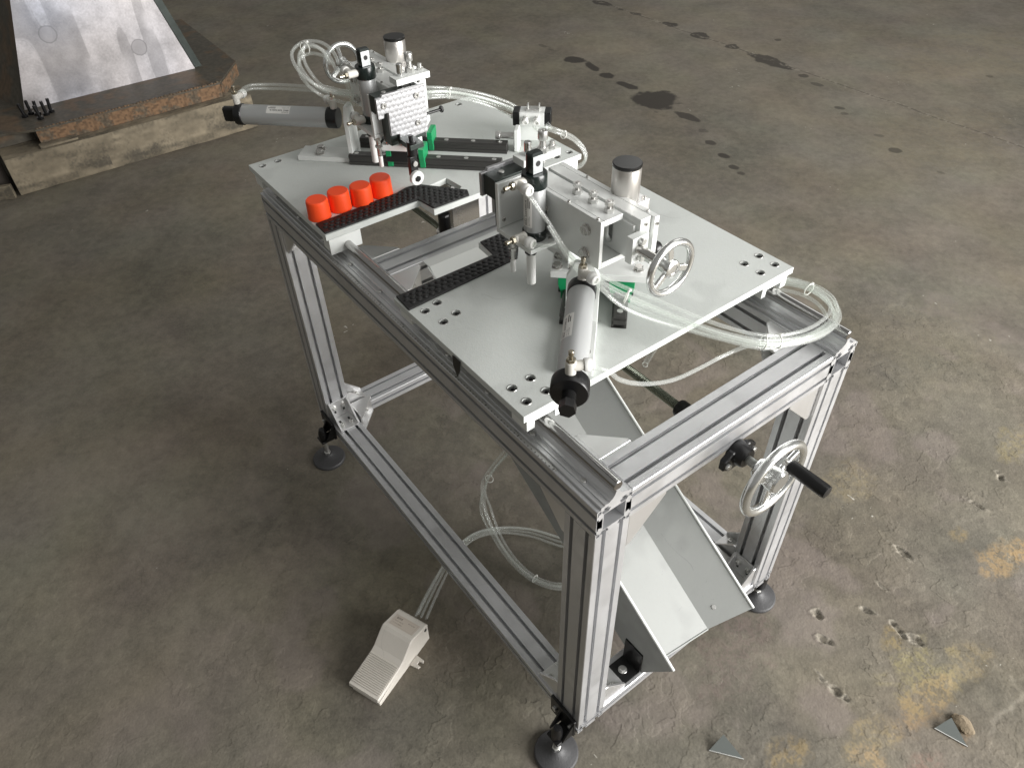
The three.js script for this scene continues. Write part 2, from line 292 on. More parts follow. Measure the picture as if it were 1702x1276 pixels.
function fineRelief(v, u) { // 0..1 for the bump map
  const near = smooth(2600, 800, Math.hypot(v - 900, u + 100)), left = smooth(900, 300, Math.hypot(v + 700, u - 1000));
  const f = flakes(v, u), st = smooth(0.495, 0.525, f) + 0.6 * smooth(0.6, 0.63, f);
  return 0.3 + 0.05 * near * (vnoise(v / 5, u / 5, 99) - 0.5) + (0.03 + 0.24 * Math.max(near, 0.5 * left)) * st * smooth(0.3, 0.6, vnoise(v / 130, u / 130, 96)) * 0.5 + 0.1 * (fbm(v / 12, u / 12, 97, 3) - 0.5) * (0.35 + near) + 0.06 * (vnoise(v / 2.6, u / 2.6, 98) - 0.5);
}
{
  const floor = structure('floor');
  const NV0 = -1500, NV1 = 2300, NU0 = -1000, NU1 = 2800, FV0 = -2200, FV1 = 7300, FU0 = -1000, FU1 = 8500, N = 2048;
  const texOf = (v0, v1, u0, u1, fn, srgb, n) => makeTex(n, (x, y) => fn(v0 + (v1 - v0) * x, u0 + (u1 - u0) * y), srgb);
  const nearMat = std({ roughness: 0.82, map: texOf(NV0, NV1, NU0, NU1, (v, u) => concrete(v, u, true), true, N), bumpMap: texOf(NV0, NV1, NU0, NU1, fineRelief, false, N), bumpScale: 0.005 });
  const farMat = std({ roughness: 0.8, map: texOf(FV0, FV1, FU0, FU1, (v, u) => concrete(v, u, true), true, N), bumpMap: texOf(FV0, FV1, FU0, FU1, fineRelief, false, 1024), bumpScale: 0.005 });
  const gridMesh = (vs, us, tv0, tv1, tu0, tu1, mat, rel, skip) => {
    const nv = vs.length, nu = us.length, pos = new Float32Array(nv * nu * 3), uv = new Float32Array(nv * nu * 2), idx = [];
    for (let j = 0; j < nu; j++) for (let i = 0; i < nv; i++) { const k = j * nv + i; pos[3 * k] = vs[i] / 1000; pos[3 * k + 1] = rel ? relief(vs[i], us[j]) : 0; pos[3 * k + 2] = -us[j] / 1000; uv[2 * k] = (vs[i] - tv0) / (tv1 - tv0); uv[2 * k + 1] = (us[j] - tu0) / (tu1 - tu0); }
    for (let j = 0; j < nu - 1; j++) for (let i = 0; i < nv - 1; i++) { if (skip && skip(vs[i], us[j])) continue; const a = j * nv + i; idx.push(a, a + 1, a + nv, a + 1, a + nv + 1, a + nv); }
    const g = new THREE.BufferGeometry(); g.setAttribute('position', new THREE.BufferAttribute(pos, 3)); g.setAttribute('uv', new THREE.BufferAttribute(uv, 2)); g.setIndex(idx); g.computeVertexNormals();
    const m = new THREE.Mesh(g, mat); m.name = 'concrete_slab'; m.castShadow = m.receiveShadow = true; floor.add(m); return m;
  };
  const lines = (a, b, segs) => { const r = [a]; for (const [to, st] of segs) while (r[r.length - 1] < to - 1e-6) r.push(Math.min(to, r[r.length - 1] + st)); return r; };
  gridMesh(lines(NV0, NV1, [[500, 100], [1800, 5], [NV1, 100]]), lines(NU0, NU1, [[-620, 95], [0, 5], [NU1, 100]]), NV0, NV1, NU0, NU1, nearMat, true);
  gridMesh([FV0, NV0, NV1, FV1], [FU0, NU1, FU1], FV0, FV1, FU0, FU1, farMat, false, (v, u) => v === NV0 && u === FU0);
  const far = 30000, plainMat = std({ color: rgb(0.165, 0.146, 0.112), roughness: 0.85 });
  gridMesh([-far, FV0, FV1, far], [-far, FU0, FU1, far], 0, 1000, 0, 1000, plainMat, false, (v, u) => v === FV0 && u === FU0);
}
// materials of the background
const rustFn = (x, y) => { const n = 0.5 * tn(x, y, 8, 101) + 0.3 * tn(x, y, 24, 102) + 0.2 * tn(x, y, 80, 103), k = 0.6 + 0.8 * tn(x, y, 50, 104), m = smooth(0.42, 0.6, n); return [mix(0.1, 0.155, m) * k, mix(0.077, 0.092, m) * k, mix(0.052, 0.05, m) * k]; };
M.rust = std({ map: makeTex(512, rustFn, true, 2), roughness: 0.85, bumpMap: grain, bumpScale: 0.0008 });
M.rustTop = std({ map: makeTex(512, (x, y) => { const n = 0.6 * tn(x, y, 5, 111) + 0.4 * tn(x, y, 20, 112), k = 0.75 + 0.5 * tn(x, y, 70, 113), m = smooth(0.5, 0.75, n); return [mix(0.075, 0.11, m) * k, mix(0.066, 0.075, m) * k, mix(0.05, 0.045, m) * k]; }, true, 1), roughness: 0.6, metalness: 0.2 });
M.galv = std({ map: makeTex(1024, (x, y) => { // streaked sheet: pale zinc with round spots and reflections painted as dark streaks
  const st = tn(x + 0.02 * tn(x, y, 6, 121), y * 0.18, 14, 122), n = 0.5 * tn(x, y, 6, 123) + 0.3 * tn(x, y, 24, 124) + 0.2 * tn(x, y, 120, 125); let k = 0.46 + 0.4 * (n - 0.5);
  const reflStreak = smooth(0.58, 0.62, st) * smooth(0.3, 0.5, tn(x, y, 5, 126)); k = mix(k, 0.26, 0.62 * reflStreak) * (0.94 + 0.12 * tn(x, y, 200, 128)); if (st > 0.572 && st < 0.585) k *= 0.9;
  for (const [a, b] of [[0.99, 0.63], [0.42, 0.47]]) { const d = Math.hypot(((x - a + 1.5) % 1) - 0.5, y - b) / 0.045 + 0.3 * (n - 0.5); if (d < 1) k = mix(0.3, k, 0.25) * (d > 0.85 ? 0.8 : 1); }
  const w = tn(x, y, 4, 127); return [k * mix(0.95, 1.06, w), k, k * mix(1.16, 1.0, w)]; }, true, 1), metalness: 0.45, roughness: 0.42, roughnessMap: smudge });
M.wood = std({ map: makeTex(1024, (x, y) => { const g = tn(x * 0.25, y, 40, 131) * 0.5 + 0.5 * tn(x, y, 10, 132), n = 0.5 * tn(x, y, 12, 133) + 0.5 * tn(x, y, 50, 134), k = 0.75 + 0.5 * n, d = smooth(0.4, 0.8, 0.5 * tn(x * 0.35, y, 14, 135) + 0.3 * tn(x * 0.3, y, 40, 136) + 0.2 * tn(x, y, 90, 137)); return [mix(0.2, 0.09, d) * k * (0.6 + 0.7 * g), mix(0.168, 0.078, d) * k * (0.6 + 0.7 * g), mix(0.118, 0.058, d) * k * (0.6 + 0.7 * g)]; }, true, 1.3), roughness: 0.85, bumpMap: grain, bumpScale: 0.001 });
M.darkWood = std({ color: rgb(0.03, 0.024, 0.018), roughness: 0.8 });
M.dirt = std({ color: rgb(0.19, 0.15, 0.1), roughness: 0.95, bumpMap: grain, bumpScale: 0.001 });
M.sheetGrey = std({ color: rgb(0.31, 0.32, 0.31), map: paintTone, roughness: 0.6, metalness: 0, bumpMap: grain, bumpScale: 0.0001, side: THREE.DoubleSide });

// ---------------------------------------------------------------- the aluminium bench frame
const W = 700, L = 1355, TOP = 962, RB = 889, BB = 112; // width, length, rail top, rail underside, underside of the bottom rails
// outline of a slotted extrusion: nx / ny are the slot centres on the sides of length w / h
function profile(w, h, nx, ny) {
  const s = new THREE.Shape(), o = 4.6, lip = 4.6, inn = 9.4, dep = 13.4, r = 1.2, pts = [];
  const side = (x0, y0, dx, dy, len, list) => { // walk one side; inward is to the left
    const ix = -dy, iy = dx, P = (t, d) => pts.push([x0 + dx * t + ix * d, y0 + dy * t + iy * d]);
    P(r, 0);
    for (const c of list) { P(c - o, 0); P(c - o, lip); P(c - inn, lip); P(c - inn, lip + 2.4); P(c - 6, dep); P(c + 6, dep); P(c + inn, lip + 2.4); P(c + inn, lip); P(c + o, lip); P(c + o, 0); }
    P(len - r, 0);
  };
  side(0, 0, 1, 0, w, nx); side(w, 0, 0, 1, h, ny); side(w, h, -1, 0, w, nx.map((c) => w - c).reverse()); side(0, h, 0, -1, h, ny.map((c) => h - c).reverse());
  pts.forEach(([x, y], i) => i ? s.lineTo(x, y) : s.moveTo(x, y)); s.closePath();
  if (w > 60) { const hh = h / 2 - 15; s.holes.push(rectPath(w / 2 - 24.5, h / 2 - hh, w / 2 + 24.5, h / 2 + hh)); }
  for (const [a, b] of [[2.6, 2.6], [w - 9, 2.6], [2.6, h - 9], [w - 9, h - 9]]) s.holes.push(rectPath(a - 0.4, b - 0.4, a + 6.8, b + 6.8));
  return s;
}
const P80 = () => profile(80, 80, [20, 60], [20, 60]), PRail = () => profile(80, 73, [20, 60], [17, 56]), P40 = () => profile(80, 40, [20, 60], [20]);
const frame = thing('machine_frame', 'silver slotted aluminium bench frame standing on four black levelling feet', 'machine frame', [350, 0, 678]);
const alongU = (s, v, y, u, len) => prism(s, [v, y, u + len], [1, 0, 0], [0, 1, 0], len, 0);
const alongV = (s, v, y, u, len) => prism(s, [v, y, u], [0, 0, 1], [0, 1, 0], len, 0).toNonIndexed?.() ?? null;
const beamV = (s, v, y, u, len) => { const g = prism(s, [0, 0, 0], [0, 0, -1], [0, 1, 0], len, 0); const bb = V(v, y, u + 80); g.computeBoundingBox(); g.translate(v / 1000 - g.boundingBox.min.x, y / 1000 - g.boundingBox.min.y, -(u + 80) / 1000 - g.boundingBox.min.z); return g; };
const postY = (s, v, y, u, len) => { const g = prism(s, [0, 0, 0], [1, 0, 0], [0, 0, 1], len, 0); g.computeBoundingBox(); g.translate(v / 1000 - g.boundingBox.min.x, y / 1000 - g.boundingBox.min.y, -(u + 80) / 1000 - g.boundingBox.min.z); return g; };
for (const v of [0, W - 80]) { part('top_rail', alongU(PRail(), v, RB, 0, L), M.alu); part('bottom_rail', alongU(P40(), v, BB, 0, L), M.alu); }
for (const u of [0.5, 799, L - 80.5]) part('cross_beam', beamV(PRail(), 80.3, RB, u, W - 160.6), M.alu);
for (const u of [0.5, L - 80.5]) part('lower_cross_beam', beamV(P40(), 80.3, BB, u, W - 160.6), M.alu);
for (const v of [0, W - 80]) for (const u of [0, L - 80]) part('post', postY(P80(), v, BB + 40.3, u, RB - BB - 40.6), M.alu);
// the guide rod rails on top
const rodBase = [[8, 0], [74, 0], [74, 7], [66, 7], [65.5, 10], [60, 10.4], [54, 13], [48, 19], [46.5, 27], [39.5, 27], [37, 18], [31, 11], [27, 9.6], [26.5, 7.4], [20, 7], [19.5, 8.6], [16, 8.2], [15.5, 5.8], [9, 5.4], [8, 4]];
for (const s of [0, 1]) {
  const poly = s ? rodBase.map(([x, y]) => [W - x, y]).reverse() : rodBase;
  const bed = part('rod_support', prism(poly, [0, TOP + 0.3, L], [1, 0, 0], [0, 1, 0], L, 0), M.alu);
  for (let k = 0; k < 10; k++) for (const [dv] of [[22]]) part('screw', [rod([s ? W - dv : dv, TOP + 7, 60 + k * 137], [0, 1, 0], 5.2, 5, 0.8, 18), rod([s ? W - dv : dv, TOP + 12, 60 + k * 137], [0, 1, 0], 2.2, 0.25, 0.05, 6)], M.zinc, bed);
  part('guide_rod', rod([s ? W - 43 : 43, 998, 0.8], [0, 0, 1], 10, L - 1.6, 1, 32), M.rodSteel);
}
{ // steel rule stuck along the left rail
  const g = new THREE.PlaneGeometry(1.0, 0.0085); g.rotateX(-Math.PI / 2); g.rotateY(Math.PI / 2); const c = V(5, TOP + 0.9, 610); g.translate(c.x, c.y, c.z);
  part('measuring_rule', g, M.ruler, null, { keepUV: true });
}
// cast corner brackets with their bolts: corner point, direction a, direction b, width direction follows
const brT = 5.5, brS = 74, brW = 68;
const brGeo = (() => {
  const pl = [new RoundedBoxGeometry(brS, brT, brW, 1, 1).translate(brS / 2, brT / 2, brW / 2), new RoundedBoxGeometry(brT, brS - brT, brW, 1, 1).translate(brT / 2, brT + (brS - brT) / 2, brW / 2)];
  for (const z of [0, brW - 5]) {
    const s = shapeOf([[brT - 1, brT - 1], [brS, brT - 1], [brS, brT + 6], [brT + 6, brS], [brT - 1, brS]]);
    pl.push(new THREE.ExtrudeGeometry(s, { depth: 5, bevelEnabled: true, bevelSize: 0.6, bevelOffset: -0.6, bevelThickness: 0.6, bevelSegments: 1 }).translate(0, 0, z));
  }
  return mergeGeometries(pl.map((g) => prep(mm(g))));
})();
const capGeo = (() => { const p = [[0, 0], [9, 0], [9, 1.6], [6.6, 1.8], [6.6, 8], [6, 8.8], [3.2, 8.8], [3, 4], [0, 4]].map(([a, b]) => new THREE.Vector2(Math.max(a, 0.0001), b)); return prep(mm(toCreasedNormals(new THREE.LatheGeometry(p, 18), 0.6))); })();
const slotGeo = mergeGeometries([18, brW - 18].flatMap((z) => [0, 1].map((k) => { const g = mm(new RoundedBoxGeometry(11, 0.5, 7, 2, 0.24)); if (k) { g.rotateZ(Math.PI / 2); g.translate((brT + 0.1) / 1000, 0.031, z / 1000); } else g.translate(0.031, (brT + 0.1) / 1000, z / 1000); return prep(g); })));
function bracket(o, a, b, cWidth, size = 1) {
  const A = D(...a), B = D(...b), C = new THREE.Vector3().crossVectors(A, B), want = D(...cWidth);
  let X = A, Y = B; if (C.dot(want) < 0) { X = B; Y = A; C.negate(); }
  const m = new THREE.Mesh(brGeo, M.aluCut); m.name = 'corner_bracket'; m.castShadow = m.receiveShadow = true;
  m.quaternion.setFromRotationMatrix(new THREE.Matrix4().makeBasis(X, Y, C)); m.position.copy(V(...o)).sub(cur.pos); m.scale.set(size, size, 1); cur.o.add(m);
  for (const z of [18, brW - 18]) for (const k of [0, 1]) {
    const bt = new THREE.Mesh(capGeo, M.zinc); bt.name = 'bolt'; bt.castShadow = bt.receiveShadow = true;
    bt.position.set((k ? brT : 50) / 1000, (k ? 50 : brT) / 1000, z / 1000); if (k) bt.rotation.z = -Math.PI / 2; m.add(bt);
  }
  const sl = new THREE.Mesh(slotGeo, M.hole); sl.name = 'slot_hole'; m.add(sl);
}
for (const ev of [0, 1]) for (const eu of [0, 1]) {
  const sv = ev ? -1 : 1, su = eu ? -1 : 1, v0 = ev ? W - 80 : 80, u0 = eu ? L - 80 : 80, vo = ev ? W - 6 : 6, uo = eu ? L - 6 : 6; // inner corner of this post, and 6 mm in from the outside
  const e = 0.4;
  bracket([vo, BB + 40 + e, u0 + su * e], [0, 0, su], [0, 1, 0], [sv, 0, 0]);
  bracket([v0 + sv * e, BB + 40 + e, uo], [sv, 0, 0], [0, 1, 0], [0, 0, su]);
  bracket([v0 + sv * e, BB + 4, u0 + su * e], [0, 0, su], [sv, 0, 0], [0, 1, 0]);
  bracket([vo, RB - e, u0 + su * e], [0, 0, su], [0, -1, 0], [sv, 0, 0]);
  bracket([v0 + sv * e, RB - e, uo], [sv, 0, 0], [0, -1, 0], [0, 0, su], 1.3);
  bracket([v0 + sv * e, RB + 3, u0 + su * e], [0, 0, su], [sv, 0, 0], [0, 1, 0]);
}
for (const ev of [0, 1]) for (const [u, su] of [[799, -1], [879, 1]]) bracket([ev ? W - 80.4 : 80.4, RB + 3, u + su * 0.4], [0, 0, su], [ev ? -1 : 1, 0, 0], [0, 1, 0]);
// levelling feet: angled plate on the rail, threaded stem, disc
function foot(v, u, sv) {
  const vw = sv < 0 ? -0.5 : W + 0.5, b0 = Math.min(vw, vw + sv * 8), q = [v, 0, u];
  const holder = part('levelling_foot', [box(b0, b0 + 8, 97, 168, u - 24, u + 62, 1.5), box(Math.min(v - 16, vw), Math.max(v + 16, vw), 97, 104, u - 20, u + 20, 2),
    prism([[0, 0], [40, 0], [0, 62]], [vw, 103, u - 22], [sv, 0, 0], [0, 1, 0], 5, 0.5), prism([[0, 0], [40, 0], [0, 62]], [vw, 103, u + 22], [sv, 0, 0], [0, 1, 0], 5, 0.5),
    turn([v, 104, u], [0, 1, 0], [[0, 0], [15, 0], [14, 26], [9, 44], [0, 45]], 24)], M.black);
  part('stem', [rod([v, 30, u], [0, 1, 0], 7.5, 70, 0.6, 20), hex([v, 32.5, u], [0, 1, 0], 11, 7)], M.zinc, holder);
  part('foot_disc', turn([v, 0.5, u], [0, 1, 0], [[0, 0], [54, 0], [55, 3], [55, 9], [52, 13], [40, 17], [24, 22], [15, 29], [13, 32], [0, 32]], 48), M.rubberFoot, holder);
  for (const du of [-14, 44]) part('bolt', [hex([vw + sv * 8, 132, u + du], [sv, 0, 0], 8, 6)], M.zinc, holder);
}
M.rubberFoot = std({ color: rgb(0.05, 0.05, 0.052), roughness: 0.55, bumpMap: grain, bumpScale: 0.0006 });
foot(-39, 30, -1); foot(-39, 1262, -1); footUnder(W - 6, 16); footUnder(W - 6, 1330);
function footUnder(v, u) { // foot screwed straight into the rail's underside
  const st = part('levelling_foot', [turn([v, 58, u], [0, 1, 0], [[0, 0], [16, 0], [17, 2], [17, BB - 59], [15, BB - 58.5], [0, BB - 58.5]], 24)], M.black);
  part('stem', [rod([v, 30, u], [0, 1, 0], 7.5, 30, 0.6, 20), hex([v, 32.5, u], [0, 1, 0], 11, 7)], M.zinc, st);
  part('foot_disc', turn([v, 0.5, u], [0, 1, 0], [[0, 0], [54, 0], [55, 3], [55, 9], [52, 13], [40, 17], [24, 22], [15, 29], [13, 32], [0, 32]], 48), M.rubberFoot, st);
}
// lead screw, its bearings and the large hand wheel at the near end
{
  const v = 352, y = 877;
  const scr = part('lead_screw', [rod([v, y, -70], [0, 0, 1], 9, 60, 0.6), rod([v, y, 90], [0, 0, 1], 8.4, 1140, 0.6)], M.spring);
  const thr = []; for (let k = 0; k < 150; k++) thr.push(turn([v, y, 150 + k * 4.2], [0, 0, 1], [[8.2, 0], [10, 1.3], [10, 2.2], [8.2, 3.5]], 16));
  part('thread', thr, M.spring, scr);
  part('shaft', rod([v, y, -84], [0, 0, 1], 9, 84, 0.8), M.zinc, scr);
  part('shaft_collar', [turn([v, y, 100], [0, 0, 1], [[0, 0], [18, 0], [19, 2], [19, 40], [17, 44], [0, 44]], 32)], M.black);
  const bl = [[-44, -11], [-26, -22], [26, -22], [44, -11], [44, 11], [24, 24], [-24, 24], [-44, 11]];
  const bh = part('bearing_housing', [prism(bl, [v, y - 9, -2], [1, 0, 0], [0, 1, 0], 14, 2), turn([v, y, -32], [0, 0, 1], [[0, 0], [19, 0], [21, 3], [24, 20], [24, 34]], 32), box(v - 40, v + 40, y + 3, RB - 0.5, 14, 60, 2)], M.black);
  for (const s of [-1, 1]) part('bolt', hex([v + s * 35, y - 9, -16], [0, 0, -1], 7, 6), M.zinc, bh);
  const wu = -92, hw = part('hand_wheel', [ring([v, y, wu], [0, 0, 1], 76, 9.5, 64, 14)], M.chromeCast);
  part('hub', turn([v, y, wu + 14], [0, 0, -1], [[0, -22], [20, -22], [22, -19], [22, 8], [24, 14], [24, 26], [21, 30], [0, 30]], 32), M.chromeCast, hw);
  for (let k = 0; k < 3; k++) { const a = 0.45 + k * 2.0944, c = Math.cos(a), s = Math.sin(a); part('spoke', obox([v + c * 47, y + s * 47, wu + 2], [c, s, 0], [-s, c, 0], 54, 19, 10, 4), M.chromeCast, hw); }
  const hp = [v + 72 * Math.cos(1.5), y + 72 * Math.sin(1.5) - 12];
  const hg = part('handle', turn([hp[0] + 3, hp[1] - 14, -108], [0, 0, -1], [[0, 0], [11, 0], [12.5, 2], [13, 20], [13, 74], [12, 79], [9, 80], [0, 80]], 28), M.black, hw);
  part('handle_bolt', rod([hp[0] + 3, hp[1] - 14, -96], [0, 0, -1], 7, 14, 0.5), M.zinc, hw);
}

M.darkScrew = std({ color: rgb(0.12, 0.12, 0.12), metalness: 0.8, roughness: 0.4 });
// ---------------------------------------------------------------- the two sliding plates (built once, mirrored for the far one)
const S45 = (s, d, y) => [(s - d) / 2, y, (s + d) / 2]; // s runs along the 45 degree slide, d across it
const E2 = [1, 0, 1], E1 = [1, 0, -1];
const bumpProto = mm(new THREE.SphereGeometry(1, 8, 5, 0, Math.PI * 2, 0, Math.PI / 2));
function inside(x, y, poly) { let c = false; for (let i = 0, j = poly.length - 1; i < poly.length; j = i++) { const [a, b] = poly[i], [p, q] = poly[j]; if ((b > y) !== (q > y) && x < (p - a) * (y - b) / (q - b) + a) c = !c; } return c; }
function slidingPlate(mirror, label) {
  const far = !!mirror;
  const t = thing('sliding_plate', label, 'machine plate', [350, 1025, 400], null, mirror);
  // window cut behind the rubber pad, in plate coordinates (v, u); the far plate shows it, the near one hides it under its head
  const hole = new THREE.Path(); [[292, 569], [357, 562], [362, 622], [342, 636]].forEach(([a, b], i) => i ? hole.lineTo(a, b) : hole.moveTo(a, b)); hole.closePath();
  const outline = far ? [[-7, 171], [706, 171], [706, 677], [247, 677], [243, 617], [-7, 617]] : [[-7, 184], [707, 184], [707, 678], [247, 678], [243, 616], [-7, 616]];
  const holes = [[63, 255], [21, 254], [64, 212], [20.5, 212], [685, 257], [638, 257], [685, 215], [638, 214], [54, 548], [20.5, 540], [65, 496], [30, 488], [645, 650], [688, 650]].filter(([a, b]) => far ? b > 600 || (b < 300 && b < 230) : b < 600 || a > 600);
  const spots = holes.map(([a, b]) => [a, far && b < 300 ? b - 12 : b]);
  part('plate', prism(outline, [0, 1025, 0], [1, 0, 0], [0, 0, 1], 15, 0.8, [...(far ? [hole] : []), ...spots.map(([a, b]) => circlePath(a, b, 8.6))]), M.plate);
  for (const [a, b] of spots) { // socket screws sunk in their counterbores
    const s = part('screw', turn([a, 1026.5, b], [0, 1, 0], [[0, 0], [8.2, 0], [8.2, 1], [7.4, 1], [7.4, 9.4], [6.8, 10], [3.4, 10], [3.2, 5], [0, 5]], 20), M.darkScrew);
    part('washer_rim', turn([a, 1040.1, b], [0, 1, 0], [[8.5, 0], [8.6, 0.7], [9.3, 0.6], [9.8, 0]], 24), M.steel, s);
  }
  // rubber pad with its pimples
  const pad = far ? [[-4, 562], [-5, 612], [241, 614], [249, 672], [350, 674], [360, 652], [282, 552], [250, 546], [212, 556]] : [[-5, 560], [-2, 614], [241, 614], [249, 674], [318, 674], [303, 605], [275, 572]];
  const pd = part('rubber_pad', prism(pad, [0, 1040.3, 0], [1, 0, 0], [0, 0, 1], 4.5, 0.6), M.rubber);
  const bumps = [];
  for (let i = -2; i < 40; i++) for (let j = 0; j < 24; j++) {
    const a = i * 15 + (j % 2) * 7.5, b = 525 + j * 12.9;
    if ([[8, 0], [-8, 0], [0, 7], [0, -7]].every(([p, q]) => inside(a + p * 0.8, b + q * 0.8, pad))) { const g = bumpProto.clone(); g.scale(6.5 + rnd() * 0.5, 3.3, 5.8 + rnd() * 0.5); const c = V(a, 1044.6, b); g.translate(c.x, c.y, c.z); bumps.push(g); }
  }
  part('pad_pimples', bumps, M.rubber, pd, { kind: 'stuff' });
  // slider blocks round the guide rods: two cheeks and a bridge at each corner
  for (const v of [43, W - 43]) for (const u of far ? [[173, 216], v > 350 ? [630, 673] : [572, 615]] : [[188, 232], [570, 613]]) {
    const s = v > 350 ? -1 : 1, o = v - s * 43;
    const q = (a, b, y0, y1) => box(Math.min(o + s * a, o + s * b), Math.max(o + s * a, o + s * b), y0, y1, u[0], u[1], 1);
    part('slider_block', [q(2, 20, far ? 986 : 995, 1024.6), q(66, 80, far ? 986 : 995, 1024.6), q(20.2, 65.8, 1012, 1024.6)], M.white);
  }
  if (far) {
    part('front_cover', box(-2, 79, 985, 1024.6, 613.4, 616.6, 0.6), M.white);
    const eb = part('edge_block', box(578, 667, 968, 1024.6, 655, 676.2, 1), M.white);
    part('slot', box(622, 629, 975, 1018, 676.3, 676.8, 0.2), M.hole, eb);
    const kn = part('clamp_knob', turn([318, 915, 600], [0, 1, 0], [[0, 0], [15, 0], [16, 2], [16, 52], [14, 56], [0, 56]], 18, true), M.black);
    part('screw_nut_block', [box(355, 440, 905, 1024.6, 540, 580, 2), rod([352, 877, 530], [0, 0, 1], 22, 60, 1.5)], M.steel);
  }
  else part('pointer_tag', sheet([[-9, 1036, 372], [-9, 1036, 398], [-9, 1012, 398], [-9, 990, 386], [-9, 1012, 376]], 1.2), M.black);
  // the pair of linear guide rails on the slide line
  for (const d of [121, -20]) {
    const r = part('guide_rail', [obox(S45(825, d, 1054), E2, [0, 1, 0], 400, 26, 25, 1.5), obox(S45(825, d, 1061), E2, [0, 1, 0], 400, 7, 29, 1.5), obox(S45(825, d, 1045), E2, [0, 1, 0], 400, 9, 29, 1)], M.railSteel);
    for (let k = 0; k < 6; k++) part('screw', rod(S45(570 + k * 102, d, 1067.2), [0, 1, 0], 6, 0.6, 0.2, 18), M.zinc, r);
  }
  // upright bracket carrying the slide cylinder
  const bm = part('mounting_bracket', [obox(S45(440, 82, 1047), E2, [0, 1, 0], 142, 13.4, 62, 1.5), prism([[-31, 0], [31, 0], [31, 112], [16, 143], [-16, 143], [-31, 112]], S45(541, 82, 1040.4), [-1, 0, 1], [0, 1, 0], 11, 1)], M.white);
  for (const [s, d] of [[412, 66], [418, 100]]) part('bolt', [rod(S45(s, d, 1053.8), [0, 1, 0], 13, 2, 0.5), hex(S45(s, d, 1055.8), [0, 1, 0], 10, 8)], M.steel, bm);
  part('stop_screw', [rod(S45(546, 82, 1147), E2, 14, 14, 1.5, 28), hex(S45(566, 82, 1147), E2, 15, 8)], M.steel, bm);
  if (far) {
    // stop block with shock absorber at the end of the rails
    const st = part('stop_block', [obox(S45(1140, -46, 1070), E2, [0, 1, 0], 14, 60, 40, 4)], M.white);
    part('shock_absorber', [rod(S45(1060, -46, 1077), E2, 11, 12, 1), rod(S45(1076, -46, 1077), E2, 8, 44, 1)], M.zinc, st);
  }
  return t;
}
slidingPlate(null, 'pale grey drilled plate on the near half of the frame, under the lying cylinder');
slidingPlate({ shift: 0 }, 'pale grey drilled plate on the far half of the frame, carrying the orange caps');

